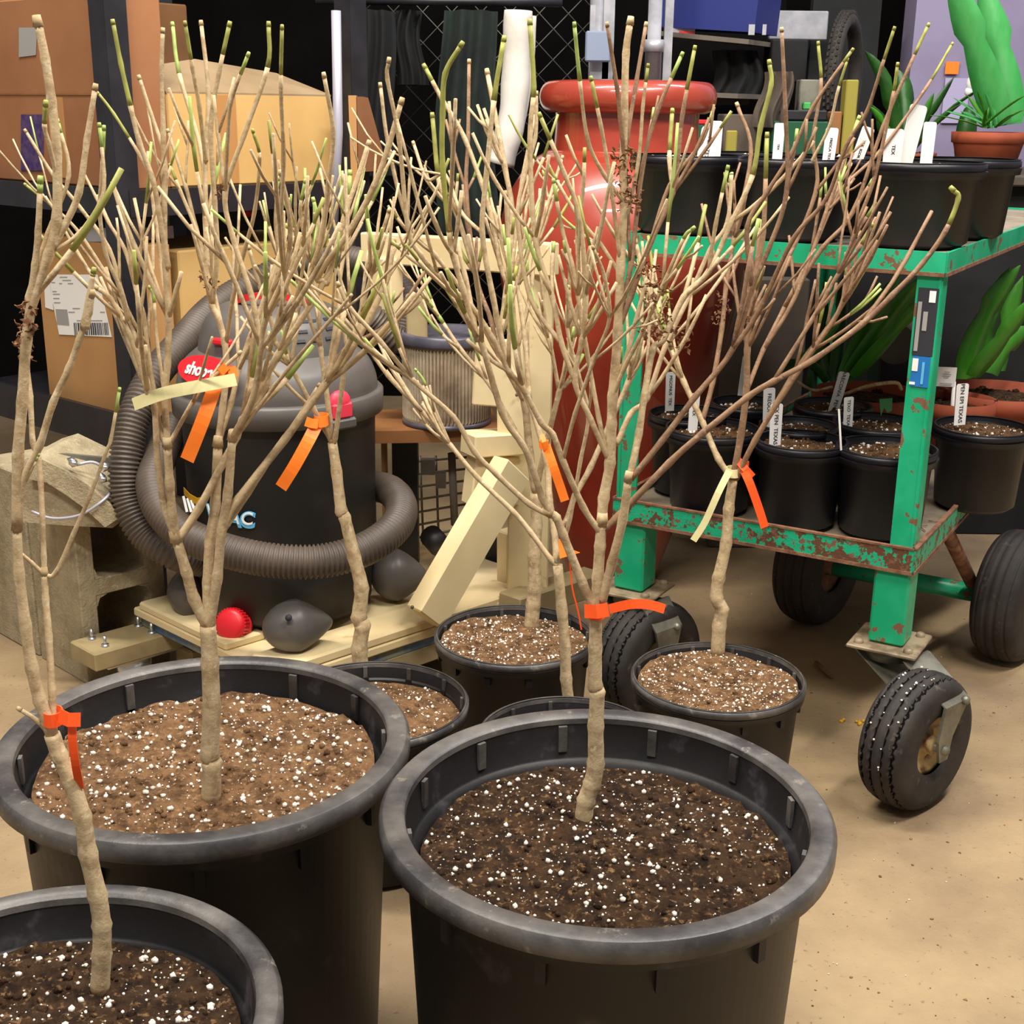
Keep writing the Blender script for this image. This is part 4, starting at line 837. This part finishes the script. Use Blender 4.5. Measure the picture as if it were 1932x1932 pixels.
# caster pods
def pod(x, y, Y, sx, sz, tw, label=None):
    c = at(x, y, Y); b = MB(); X = Vector((math.cos(tw), math.sin(tw), 0))
    def fn(d):
        k = 1-.55*max(0, d.x/(.07*1)); return Vector((d.x, d.y*k, d.z*(k if d.z > 0 else k)))
    b.sphere(c, .062, (sx, .75, sz), 28, X=X, fn=fn); o = b.build('caster_pod', M['vacg'], vac)
    return c, o
c, o = pod(562, 1180, 2.205, 1.05, .80, math.radians(20)); b = MB(); hpnt = at(545, 1165, 2.158); b.lathe([(.006, 0), (.006, .006), (0, .006)], hpnt, 12, (0, -1, .3)); b.build('pod_hole', M['ink'], o)
pod(752, 1085, 2.50, .95, .88, math.radians(0)); pod(352, 1118, 2.40, .62, .85, math.radians(180))
b = MB(); rc = at(436, 1178, 2.275); ax = Vector((-.25, -.9, .35)).normalized(); b.lathe([(0, .012), (.022, .012), (.028, .008), (.030, .003), (.030, -.014), (.033, -.016), (.033, -.024), (.0, -.024)], rc, 32, ax)
for k in range(30): a = 2*math.pi*k/30; e = ax.orthogonal().normalized(); g_ = ax.cross(e); b.box(rc+(e*math.cos(a)+g_*math.sin(a))*.0305+ax*-.006, (.003, .003, .018), e*math.cos(a)+g_*math.sin(a), g_*math.cos(a)-e*math.sin(a), ax)
b.build('drain_cap', M['red'], vac)
# hose: coil
hp = [at(700, 600, 2.66), at(752, 640, 2.68), at(768, 570, 2.74), at(715, 510, 2.82), at(640, 488, 2.86), at(560, 500, 2.84), at(470, 540, 2.78), at(400, 585, 2.70), at(345, 645, 2.58), at(290, 710, 2.48), at(256, 780, 2.42), at(238, 860, 2.38), at(240, 940, 2.36), at(272, 1005, 2.34), at(330, 1045, 2.33), at(395, 1062, 2.40)]
hp2 = [at(330, 800, 2.50), at(300, 870, 2.40), at(288, 915, 2.33), at(305, 965, 2.27), at(350, 1008, 2.225), at(430, 1040, 2.19), at(520, 1058, 2.175), at(610, 1058, 2.185), at(690, 1035, 2.225), at(745, 995, 2.30), at(757, 955, 2.40), at(735, 925, 2.50), at(690, 915, 2.62)]
hroot = thing('vacuum_hose', 'ribbed dark grey hose coiled around the black vacuum', 'hose', VC+Vector((-.22, -.12, 0)))
for pts in (hp, hp2):
    P = spline(pts, 60); b = MB(); D = 0; rr = []; Q = []
    last = P[0]; acc = 0; step = .0021; out = [P[0]]
    for p in P[1:]:
        while (p-last).length >= step: last = last+(p-last).normalized()*step; out.append(last.copy())
    for i, p in enumerate(out): rr.append(.0315 if i % 4 in (0, 1) else .0275)
    b.tube(out, rr, 18); b.build('hose_run', M['hose'], hroot)
# lumber frame
fr = thing('lumber_frame', 'pine lumber frame with a diagonal brace standing beside the vacuum', 'wooden frame', pv(.66, .04, .15))
q0 = pv(.60, .030, .150)
def lum(nm, p, q, w, h, upv=(0, 0, 1), m='wood'): bb = MB(); bb.beam(p, q, w, h, upv, bev=.003); return bb.build(nm, M[m], fr)
rb_ = at(998, 1128, 2.545); rt_ = at(1002, 470, 2.545); rb_.x = rt_.x = .034; rt_.y = rb_.y
lum('right_post', rb_, rt_, .085, .045, RT*0+Vector((0, 1, 0)))
lum('top_rail', at(1048, 490, 2.50), at(688, 466, 2.76), .03, .062)
lum('left_post', at(728, 485, 2.72), at(733, 640, 2.72), .07, .035, E1)
lum('diagonal_brace', at(802, 1166, 2.31), at(966, 882, 2.47), .042, .082, (0, 0, 1))
lum('joint_block', at(882, 838, 2.47), at(978, 832, 2.53), .06, .045)
lum('joint_block', at(884, 905, 2.48), at(975, 905, 2.54), .04, .10)
lum('gusset', at(925, 618, 2.50), at(915, 765, 2.50), .012, .052, RT)
lum('gusset', at(962, 640, 2.50), at(965, 835, 2.50), .012, .055, RT)
lum('rear_post', at(958, 1000, 2.60), at(958, 1128, 2.60), .035, .035, E1)
lum('foot', at(905, 1140, 2.50), at(1010, 1112, 2.66), .09, .03)
lum('foot_rail', at(960, 1145, 2.46), at(1120, 1095, 2.66), .06, .05, m='woodg')
for x, y in ((925, 700), (963, 692), (975, 745), (908, 915), (778, 1145)):
    bb = MB(); bb.lathe([(.0035, 0), (.0035, .003), (0, .003)], at(x, y, 2.485 if y < 1000 else 2.27), 8, (0, -1, .1)); bb.build('screw', M['greyb'], fr)
b = MB(); b.beam(at(785, 555, 2.66), at(788, 655, 2.66), .03, .042, RT, bev=.003); tag(b.build('wood_offcut', M['woodg']), 'short upright board with a rough edge above the filter', 'board')
# filter on a brown shelf
c = at(843, 822, 2.68); c.z = .49
fl = thing('cartridge_filter', 'pleated cylindrical filter with a dark plastic cap, furred with dust', 'filter', c)
b = MB(); n = 150; pr = []; vs = []
for zz in (.0, .01, .155, .165):
    for i in range(n):
        a = 2*math.pi*i/n; r = .093 if i % 2 else .085
        if zz in (.0, .165): r = .089
        vs.append(c+Vector((r*math.cos(a), r*math.sin(a), zz+.006)))
b.add(vs, [(j*n+i, j*n+(i+1) % n, (j+1)*n+(i+1) % n, (j+1)*n+i) for j in range(3) for i in range(n)]); b.build('pleats', M['pleat'], fl)
b = MB(); b.lathe([(.086, .168), (.096, .168), (.098, .172), (.098, .188), (.094, .192), (.080, .190), (.076, .178), (.04, .180), (0, .182)], c, 48); b.build('end_cap', M['fcap'], fl)
b = MB(); b.lathe([(.0, 0), (.094, 0), (.094, .008), (.09, .01)], c, 48); b.build('base_cap', M['fcap'], fl)
sh = thing('brown_shelf', 'rough brown board carrying the dusty filter, dark posts below', 'shelf', at(830, 1000, 2.75)*1)
b = MB(); b.box(c+Vector((-.03, .02, -.014)), (.27, .20, .026), (1, .12, 0), (-.12, 1, 0)); b.build('board', M['woodb'], sh)
b = MB(); p = at(765, 870, 2.74); b.box(Vector((p.x, p.y, .235)), (.055, .04, .45)); b.build('post', M['black'], sh)
b = MB(); p = at(930, 870, 2.80); b.box(Vector((p.x, p.y, .235)), (.03, .04, .45)); b.build('post', M['black'], sh)
b = MB(); p = at(726, 900, 2.78); b.beam(Vector((p.x, p.y, .0)), Vector((p.x, p.y, .47)), .02, .012); tag(b.build('thin_strip', M['card']), 'narrow tan wood strip between the vacuum and the dark post', 'strip')
b = MB(); b.tube([at(852, 855, 2.70), at(858, 990, 2.70)], .0085, 14); tag(b.build('grey_pipe', M['greyb']), 'grey pipe hanging straight down under the filter shelf', 'pipe')
wr = thing('wire_basket_rack', 'dark wire rack under the filter shelf with a few bright bits', 'rack', at(850, 1090, 2.9)*1)
b = MB()
for i in range(8): b.tube([at(790, 870+i*24, 2.86), at(885, 862+i*22, 2.86)], .003, 5)
for i in range(4): b.tube([at(792+i*30, 860, 2.87), at(800+i*29, 1060, 2.87)], .003, 5)
b.build('wires', M['steel'], wr)
b = MB(); b.box(at(808, 880, 2.82), (.03, .02, .035)); b.box(at(832, 905, 2.80), (.022, .02, .035)); tag(b.build('clear_clip', M['silver']), 'small shiny plastic clips on the wire rack', 'clip')
b = MB(); b.tube([at(812, 1010, 2.7), at(830, 1030, 2.66)], .025, 16); tag(b.build('dark_coupling', M['vac']), 'dark round coupling lying behind the vacuum', 'coupling')
# ================================================================== concrete blocks at the left
kb = atz(166, 1292, 0); cb = MB(); a1, a2, hh = .185, .19, .40
def cw(a, z, sa, sz): cb.box(kb+E1*a+E2*(a2/2)+Zv*z, (sa, a2, sz), E1, E2, bev=.002)
cw(.0175, hh/2, .035, hh); cw(a1-.0175, hh/2, .035, hh)
for z, sz in ((.0175, .035), (hh/2, .035), (hh-.0175, .035)): cw(a1/2, z, a1-.06, sz)
for z in (.035, hh/2-.0175, hh/2+.0175, hh-.035):
    for sa in (.035, a1-.035):
        sg = 1 if z in (.035, hh/2+.0175) else -1; sb = 1 if sa < .1 else -1; p = kb+E1*sa+Zv*z
        cb.prism([p, p+E1*sb*.022, p+E1*sb*.006+Zv*sg*.006, p+Zv*sg*.022], E2*a2)
tag(cb.build('concrete_block', M['block']), 'hollow concrete block standing on end beside the wood platform', 'concrete block')
b = MB(); k2 = kb+E2*(a2+.012)+E1*.0; b.box(k2+E1*.095+E2*.095+Zv*.20, (.19, .19, .40), E1, E2, bev=.003); tag(b.build('concrete_block', M['block']), 'second concrete block behind the hollow one at the left edge', 'concrete block')
Ys = 2.36; sil = [(40, 985), (40, 868), (72, 858), (135, 888), (172, 912), (205, 940), (236, 972), (212, 996), (130, 992)]
b = MB(); b.prism([at(x, y, Ys) for x, y in sil], Vector((.02, .17, 0)))
rimp = [(72, 858), (135, 888), (172, 912), (205, 940), (236, 972), (205, 992), (165, 955), (130, 930), (95, 908), (60, 902), (62, 864)]
b.prism([at(x, y, Ys-.001) for x, y in rimp], Vector((0, -.022, .004)))
tag(b.build('concrete_saddle', M['block']), 'rounded concrete piece lying on top of the hollow block', 'concrete piece')
cbw = thing('cable_with_clamps', 'pale cable and shiny clamps lying over the concrete piece', 'cable', at(150, 900, 2.33))
b = MB(); b.tube(spline([at(60, 965, 2.33), at(100, 978, 2.325), (at(150, 972, 2.325)), at(190, 948, 2.33), at(213, 925, 2.36)], 6), .0028, 8); b.tube(spline([at(148, 876, 2.36), at(175, 872, 2.37), at(200, 884, 2.38)], 5), .003, 8); b.build('cable', M['conduit'], cbw)
b = MB(); b.beam(at(90, 860, 2.40), at(218, 872, 2.46), .012, .016); b.build('steel_bar', M['steel'], cbw)
for x, y, r in ((137, 872, .010), (196, 880, .009), (192, 902, .010)): q = MB(); q.blob(at(x, y, 2.35), r, (1, 1, 1.1), .25); q.tube([at(x-6, y, 2.34), at(x+8, y+3, 2.34)], .005, 8); q.build('clamp', M['zinc'], cbw)
# ================================================================== rack with boxes
K = Vector((-.80, 2.75, 0)); R1 = Vector((.64, .768, 0)).normalized(); R2 = Vector((-.768, .64, 0)).normalized()
def kv(a, c_, z): return K+R1*a+R2*c_+Zv*z
rk = thing('storage_rack', 'black steel storage rack holding cardboard boxes', 'rack', kv(.3, .3, 0))
for a, c_ in ((0, 0), (.66, 0), (0, .75), (.66, .75)):
    b = MB(); b.box(kv(a, c_, .85), (.052, .006, 1.70), R1, R2); b.box(kv(a-.024, c_+.024, .85), (.006, .052, 1.70), R1, R2); b.build('post', M['black'], rk)
for z in (.925, .425):
    b = MB(); b.box(kv(.33, .0, z), (.66, .010, .055), R1, R2); b.box(kv(0, .375, z), (.010, .75, .055 if z > .5 else .085), R1, R2); b.box(kv(.33, .375, z+.018), (.64, .73, .012), R1, R2); b.build('shelf', M['black'], rk)
def carton(nm, label, a0, a1_, c0, c1_, z0, z1_, m, open_=False, flaps=None, rot=0):
    t = thing(nm, label, 'cardboard box', kv((a0+a1_)/2, (c0+c1_)/2, z0), 'cardboard boxes on the rack'); b = MB()
    b.box(kv((a0+a1_)/2, (c0+c1_)/2, (z0+z1_)/2), (a1_-a0, c1_-c0, z1_-z0), R1, R2, bev=.004); bx = b.build('body', M[m], t)
    return t
ZS = .950
bA = carton('cardboard_box', 'tall brown box behind the black post at the top left', .035, .135, .035, .80, ZS, 1.34, 'cardd')
zf = onplane(150, 178, kv(.035, .035, 0), R1).z
b = MB(); b.box(kv(.0335, .42, zf), (.001, .76, .003), R1, R2); b.build('flap_seam', M['woodb'], bA)
b = MB(); b.box(kv(.034, .30, 1.05), (.002, .06, .17), R1, R2); b.build('tape_strip', M['tape'], bA)
for (px_, py_), nm, m_ in ((((40, 82), (216, 322)), 'purple_print', 'ink'),):
    pp = [onplane(x, y, kv(.0335, 0, 0), R1) for x, y in ((px_[0], py_[0]), (px_[1], py_[0]), (px_[1], py_[1]), (px_[0], py_[1]))]
    b = MB(); b.prism(pp, -R1*.0008); b.build(nm, mat('purple_ink', '#3a2660', '#5a4268', 60, .7), bA)
    pp = [onplane(x, y, kv(.0335, 0, 0), R1) for x, y in ((36, 52), (70, 52), (68, 104), (36, 108))]
    b = MB(); b.prism(pp, -R1*.0008); b.build('grey_label', M['grey'], bA)
zb = onplane(480, 176, kv(0, .06, 0), R2).z
bB = carton('cardboard_box', 'wide tan box with sloping top flaps between the two rack posts', .145, .615, .05, .42, ZS, zb, 'cardl')
b = MB(); o_ = [kv(.145, .05, zb), kv(.615, .05, zb), kv(.585, .21, zb+.05), kv(.36, .23, zb+.075), kv(.16, .22, zb+.045)]; b.prism(o_, Vector((0, 0, -.004))); b.build('top_flap', M['taupe'] if 0 else M['cardx'] if 0 else mat('dull_cardboard', '#9a8262', '#8c7454', 5, .85), bB)
b = MB(); b.box(kv(.30, .0485, (ZS+zb)/2), (.055, .001, zb-ZS-.01), R1, R2); b.build('tape_strip', M['tape'], bB)
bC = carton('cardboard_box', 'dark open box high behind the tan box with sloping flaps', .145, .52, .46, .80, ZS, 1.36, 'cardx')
bD = carton('cardboard_box', 'brown box with a white shipping label on the lower rack shelf', .035, .12, .035, .44, .452, .835, 'card')
fp = lambda x, y, o=.0: onplane(x, y, kv(.034-o, 0, 0), R1)
b = MB(); b.prism([fp(90, 518), fp(184, 518), fp(211, 636), fp(112, 631)], -R1*.0008); lb = b.build('shipping_label', M['label'], bD)
b = MB(); b.prism([fp(84, 540), fp(96, 534), fp(101, 585), fp(86, 580)], -R1*.0008); b.build('label_flap', M['label'], bD)
b = MB(); b.prism([fp(105, 583, .001), fp(127, 584, .001), fp(131, 614, .001), fp(108, 612, .001)], -R1*.0005); b.build('grey_square', M['grey'], lb)
b = MB(); x = 139.; rp = random.Random(2)
while x < 203:
    w = rp.choice((1, 1.5, 2.4)); b.prism([fp(x, 609, .001), fp(x+w, 609, .001), fp(x+w+2, 632, .001), fp(x+2, 632, .001)], -R1*.0005); x += w+rp.choice((1, 1.4, 2))
b.build('barcode', M['ink'], lb)
b = MB()
for (x, y, w) in ((95, 523, 6), (113, 522, 14), (118, 528, 16), (112, 534, 5), (128, 534, 10), (97, 532, 7), (99, 549, 8), (100, 554, 13), (101, 562, 11), (102, 570, 12), (129, 588, 12), (137, 581, 14), (189, 588, 9), (145, 604, 48)):
    b.prism([fp(x, y, .001), fp(x+w, y, .001), fp(x+w, y+1.6, .001), fp(x, y+1.6, .001)], -R1*.0005)
b.build('printed_lines', M['grey'], lb)
b = MB(); b.prism([fp(150, 428, -.0), fp(238, 432, 0), fp(240, 456, 0), fp(158, 456, 0)], R1*.12); tag(b.build('folded_paper', M['silver']), 'flat pale grey packet lying on the labelled box', 'packet')
bE = carton('cardboard_box', 'small pale box on the lower shelf right of the black post', .15, .62, .05, .34, .452, .815, 'cardl')
b = MB(); P1 = at(660, 180, 3.15); b.prism([at(657, 180, 3.15), at(672, 180, 3.15), at(675, 352, 3.15), at(663, 352, 3.15)], Vector((0, .02, 0))); o = b.build('open_flap_box', M['card']); tag(o, 'narrow orange-brown cardboard flap just right of the second rack post', 'cardboard')
b = MB(); b.prism([at(673, 182, 3.15), at(684, 184, 3.2), at(722, 322, 3.3), at(676, 325, 3.15)], Vector((.01, .03, 0))); b.build('inner_flap', M['cardd'], o)
b = MB(); b.tube([at(634, 20, 2.95), at(638, 250, 2.95), at(628, 450, 2.95)], .0105, 12); tag(b.build('conduit_pipe', M['conduit']), 'thin pale grey pipe running down in front of the second rack post', 'pipe')
b = MB(); b.tube([at(464, 392, 3.2), at(466, 408, 3.2)], .012, 10); b.build('red_cap', M['red'], bE)
# ================================================================== dark corner: fence, coats, white sheet
rl = MB(); rl.tube([Vector((-.55, 3.78, 1.40)), Vector((.12, 3.78, 1.40))], .012, 10); tag(rl.build('coat_rail', M['black']), 'dark rail the garments hang from', 'rail')
fn = thing('chain_link_fence', 'galvanised chain-link fence panel behind the jar', 'fence', Vector((-.1, 4.0, 0)))
b = MB(); Yf_ = 4.0; x0, x1_ = at(690, 300, Yf_).x, at(1112, 100, Yf_).x; zt = 1.55; d_ = .084; zb_ = .3
nW = int((x1_-x0+(zt-zb_))/d_)+2
for k in range(nW):
    for sg in (1, -1):
        xa = x0+k*d_-(zt-zb_) if sg > 0 else x0+k*d_; 
        pts = []
        for i in range(2):
            z = zb_ if i == 0 else zt; x = xa+(z-zb_)*sg; pts.append([x, z])
        (xa_, za), (xb_, zb2) = pts
        # clip in x
        def cl(x, z, X): return [X, zb_+(X-xa)*sg]
        if max(xa_, xb_) < x0 or min(xa_, xb_) > x1_: continue
        lo = pts[0] if xa_ < xb_ else pts[1]; hi = pts[1] if xa_ < xb_ else pts[0]
        if lo[0] < x0: lo = cl(0, 0, x0)
        if hi[0] > x1_: hi = cl(0, 0, x1_)
        b.tube([Vector((lo[0], Yf_+.002*sg, lo[1])), Vector((hi[0], Yf_+.002*sg, hi[1]))], .0016, 5)
b.build('wire_mesh', mat('shaded_wire', '#6a665e', '#4c4842', 3, .5, metal=.5), fn)  # galvanised wire coloured darker to stand in for shade at the back
b = MB(); b.tube([Vector((x1_+.02, Yf_, 0)), Vector((x1_+.02, Yf_, 1.6))], .022, 14); b.build('fence_post', M['silver'], fn)
def drape(xa, xb, y0, y1, Y, label, m='coat', seed=0, nm='hanging_coat'):
    rp = random.Random(seed); b = MB(); p0 = at(xa, y0, Y); p1 = at(xb, y0, Y); z0 = at(xa, y1, Y).z; n = 26; mrows = 14; vs = []
    for side in (0, 1):
        for j in range(mrows+1):
            t = j/mrows
            for i in range(n+1):
                s_ = i/n; x = p0.x+(p1.x-p0.x)*(s_*(1-.2*(1-t))+.1*(1-t)); z = p0.z+(z0-p0.z)*t
                dp = .05*math.sin(s_*math.pi)+.018*math.sin(s_*17+seed+t*1.5)
                vs.append((x+.01*math.sin(t*5+seed), Y-dp if side == 0 else Y+.05, z))
    w = n+1; h = (mrows+1)*w; fs = []
    for sd in (0, 1):
        for j in range(mrows):
            for i in range(n): q = (sd*h+j*w+i, sd*h+j*w+i+1, sd*h+(j+1)*w+i+1, sd*h+(j+1)*w+i); fs.append(q)
    for j in range(mrows): fs.append((j*w, (j+1)*w, h+(j+1)*w, h+j*w)); fs.append((j*w+n, h+j*w+n, h+(j+1)*w+n, (j+1)*w+n))
    b.add(vs, fs, True); return tag(b.build(nm, M[m]), label, 'clothing')
drape(655, 745, 20, 330, 3.75, 'dark garment hanging just right of the rack post', 'dark', 1)
drape(820, 945, 20, 440, 3.7, 'dark green-grey coat hanging between the post and the white sheet', 'coat', 2)
drape(740, 800, 20, 160, 3.85, 'black garment hanging in the middle of the dark corner', 'dark', 3)
b = MB(); pts = [at(978, 20, 3.35), at(975, 90, 3.35), at(972, 160, 3.35), at(966, 220, 3.35), at(955, 270, 3.35), at(944, 310, 3.35)]
b.tube(spline(pts, 5), [.034+.0015*math.sin(i*.8) for i in range(26)], 16); b.tube(spline([at(1000, 30, 3.37), at(996, 120, 3.37), at(985, 200, 3.37), at(972, 260, 3.36)], 4), .016, 10); tag(b.build('white_sheet_roll', M['pipew']), 'rolled off-white sheet standing left of the jar neck', 'sheet')
b = MB(); b.box(at(1128, 88, 3.7), (.068, .03, .078), bev=.004); o = tag(b.build('grey_latch_box', M['lgrey']), 'grey-blue metal latch box above the jar rim', 'latch')
b = MB(); b.box(at(1118, 40, 3.72), (.014, .014, .08)); b.box(at(1148, 60, 3.75), (.03, .02, .5)); b.box(at(1130, 130, 3.75), (.05, .02, .06)); b.build('bracket', M['silver'], o)
b = MB(); p = at(1234, 75, 3.6); b.lathe([(.022, -.12), (.022, -.03), (.026, -.03), (.026, .0), (.018, .0), (.018, .12)], p, 24, cap=True); tag(b.build('metal_cylinder', M['silver']), 'shiny metal cylinder with rings behind the jar rim', 'cylinder')
b = MB(); p = at(1259, 100, 3.62); b.box(Vector((p.x, p.y, .75)), (.022, .022, 1.50)); tag(b.build('white_post', M['silver']), 'slim white post right of the metal cylinder', 'post')
bench = thing('added_bench', 'long added bench, dark to cover the lilac wall behind the cart', 'bench', Vector((1.4, 3.7, 0)))
b = MB(); b.box(Vector((1.42, 3.72, .962)), (2.16, .62, .026), bev=.004); b.build('bench_top', M['taupe'], bench)
b = MB(); b.box(Vector((1.42, 3.74, .476)), (2.12, .56, .946)); b.build('dark_infill', M['dark'], bench)  # added dark mass that keeps the space behind the cart black
BT = .975
# right-hand shelf
sh2 = thing('dark_shelf_unit', 'dark shelf unit behind the right side of the jar', 'shelf', Vector((.75, 4.1, 0)))
for (x0_, y0_, x1q, y1q) in ((1262, 66, 1450, 84), (1290, 176, 1440, 183)):
    b = MB(); p, q = at(x0_, y0_, 3.9), at(x1q, y1q, 3.75); b.beam(p, q, .30, .012); b.build('shelf_board', M['greyb'], sh2)
b = MB(); b.box(at(1355, 190, 3.82), (.17, .02, .022)); b.build('under_rail', M['greyb'], sh2)
b = MB(); p = at(1350, 120, 4.15); b.box(Vector((p.x, p.y, .75)), (.40, .02, 1.6)); b.build('back_panel', M['darkwall'], sh2)
b = MB(); p, q = at(1265, 40, 3.85), at(1448, 50, 3.72); b.beam(p+Zv*.03, q+Zv*.03, .2, .10); o = tag(b.build('blue_carton', M['navy']), 'blue carton with a white and red end on the top of the dark shelf', 'box')
b = MB(); b.beam(at(1265, 45, 3.742), at(1312, 46, 3.74), .004, .05); b.build('white_panel', M['silver'], o); b = MB(); b.beam(at(1282, 62, 3.735), at(1310, 64, 3.735), .006, .010); b.build('red_stripe', M['red'], o)
for x, w in ((1418, .016), (1442, .010)): b = MB(); b.box(at(x, 56, 3.62), (w, .004, .026)); b.build('white_mark', M['silver'], o)
drape(1345, 1445, 95, 180, 3.8, 'brown-black cloth bundle lying on the dark shelf', 'dark', 5, 'cloth_bundle')
def bx(nm, label, x0, y0, x1, y1, Y, m, d=.12, cat='box', zb=None):
    b = MB(); p, q, r = at(x0, y1, Y), at(x1, y1, Y), at(x0, y0, Y)
    if zb is None and y1 == 330: p.z = q.z = BT
    if zb is not None: p.z = q.z = zb
    b = b; b.box(((p+q)/2)+Vector((0, d/2, (r.z-p.z)/2)), (q.x-p.x, d, r.z-p.z), bev=.003); return tag(b.build(nm, M[m]), label, cat)
gb = bx('green_bin', 'dark green bin directly right of the jar neck', 1284, 235, 1346, 330, 3.45, 'binG', cat='bin'); q_ = MB(); p = at(1303, 230, 3.50); q_.box(p, (.075, .10, .012), bev=.003); q_.build('red_lid', M['red'], gb)
bx('green_bin', 'green bin behind the second white label', 1452, 228, 1556, 330, 3.45, 'binG', cat='bin'); bx('black_tray', 'black tray with a shiny edge on the green bin', 1470, 208, 1560, 227, 3.45, 'black', cat='tray')
bx('yellow_card', 'dull yellow card standing behind the double label', 1366, 246, 1387, 330, 3.43, 'olive', .01, 'card'); bx('brown_carton', 'dark taupe carton behind the dull yellow card', 1360, 215, 1425, 330, 3.55, 'taupe')
bx('brown_can', 'brown cylinder-like tin behind the middle white label', 1560, 210, 1580, 330, 3.45, 'woodb', .05, 'tin')
drape(1438, 1500, 135, 240, 3.5, 'wrinkled grey-brown cloth hanging behind the top shelf', 'taupe', 7, 'hanging_cloth')
bx('black_case', 'black boot-like case high up right of the blue carton', 1452, 75, 1520, 155, 3.75, 'dark', cat='case'); bx('pale_panel', 'pale grey panel at the very top between shelf and tyre', 1450, 20, 1560, 75, 3.95, 'silver', .02, 'panel')
bx('grey_tool', 'grey metal tool body below the black case', 1505, 150, 1545, 215, 3.6, 'steel', .05, 'tool'); bx('yellow_jar', 'pale jar beside the knobby tyre', 1583, 150, 1606, 330, 3.45, 'olive', .05, 'jar'); bx('lime_cap', 'tiny lime-green cap on the clutter behind the top shelf', 1515, 193, 1530, 207, 3.50, 'leafb', .02, 'cap')
ty = thing('bicycle_tyre', 'black knobby bicycle tyre standing against the lilac wall', 'tyre', at(1590, 200, 3.7)); b = MB(); tc_ = at(1591, 152, 3.72); hx = Vector((.45, .89, 0)).normalized(); n = 60
ring = [tc_+hx*.135*math.cos(2*math.pi*i/n)+Zv*.155*math.sin(2*math.pi*i/n) for i in range(n)]; b.tube(ring, .020, 12, closed=True)
nn_ = hx.cross(Zv)
for i in range(n):
    for s3 in (-1, 0, 1): a = 2*math.pi*(i+.5*(s3 != 0))/n; b.box(tc_+hx*(.135+.020)*math.cos(a)+Zv*(.155+.020)*math.sin(a)+nn_*s3*.011, (.006, .006, .009), hx, nn_)
b.build('tread', M['rubber'], ty)
b = MB(); b.box(Vector((at(1590, 250, 4.0).x, 4.09, .72)), (.20, .04, 1.44)); tag(b.build('black_backboard', M['dark']), 'tall black panel behind the bicycle tyre', 'panel')
b = MB(); p = at(1798, 128, 4.12); b.box(Vector((p.x, 4.13, p.z)), (.04, .004, .035)); tag(b.build('orange_note', M['orange']), 'small orange note stuck on the lilac wall', 'note')
b = MB(); p = at(1805, 190, 4.12); b.box(Vector((p.x, 4.132, p.z)), (.075, .004, .13)); tag(b.build('wall_paper_sheet', mat('lilac_sheet', '#a79fc0', None, rough=.8)), 'pale lilac paper sheet below the orange note', 'sheet')
# ---- debris on the lower shelf
b = MB(); rp = random.Random(21)
for i in range(90):
    p = cv(rp.uniform(.01, LU-.02), rp.uniform(.01, .5), .4195); b.blob(p, rp.uniform(.001, .003), (1, 1, .4), .5)
for i in range(12):
    p = cv(rp.uniform(.01, .12), rp.uniform(.05, .4), .4205); b.tube([p, p+Vector((rp.uniform(-.02, .02), rp.uniform(-.02, .02), .001))], .001, 5)
o = b.build('shelf_debris', M['dead']); o['kind'] = 'stuff'; tag(o, 'dark leaf crumbs and bits scattered over the lower cart shelf', 'debris')
# ---- bits on the floor
b = MB(); b.tube([atz(1540, 1250, .006), atz(1569, 1277, .006)], .005, 8); tag(b.build('twig_scrap', M['barkb']), 'short brown twig lying on the floor between the pot and the cart leg', 'twig')
for x, y in ((1592, 1360), (1622, 1363)):
    b = MB(); rp = random.Random(x)
    for i in range(5): b.blob(atz(x+rp.uniform(-9, 9), y+rp.uniform(-3, 3), .003), rp.uniform(.003, .005), jit=.4)
    tag(b.build('yellow_crumb', M['yellow']), 'yellow crumb on the floor left of the front wheel' if x < 1600 else 'yellow crumb touching the front wheel', 'crumb')
b = MB(); rp = random.Random(9)
for i in range(70):
    p = atz(rp.uniform(1250, 1900), rp.uniform(1080, 1880), .001); b.blob(p, rp.uniform(.0006, .0017), jit=.4)
o = b.build('floor_crumbs', M['perl']); o['kind'] = 'stuff'; tag(o, 'scattered white perlite crumbs on the concrete floor', 'crumbs')
b = MB()
for i in range(260):
    p = atz(rp.uniform(1200, 1930), rp.uniform(990, 1920), .0006); b.blob(p, rp.choice((.0007, .0009, .0012, .0016, .0026)), (1, 1, .4), .5)
o = b.build('floor_dirt', M['dead']); o['kind'] = 'stuff'; tag(o, 'scattered dark dirt specks on the concrete floor', 'dirt')
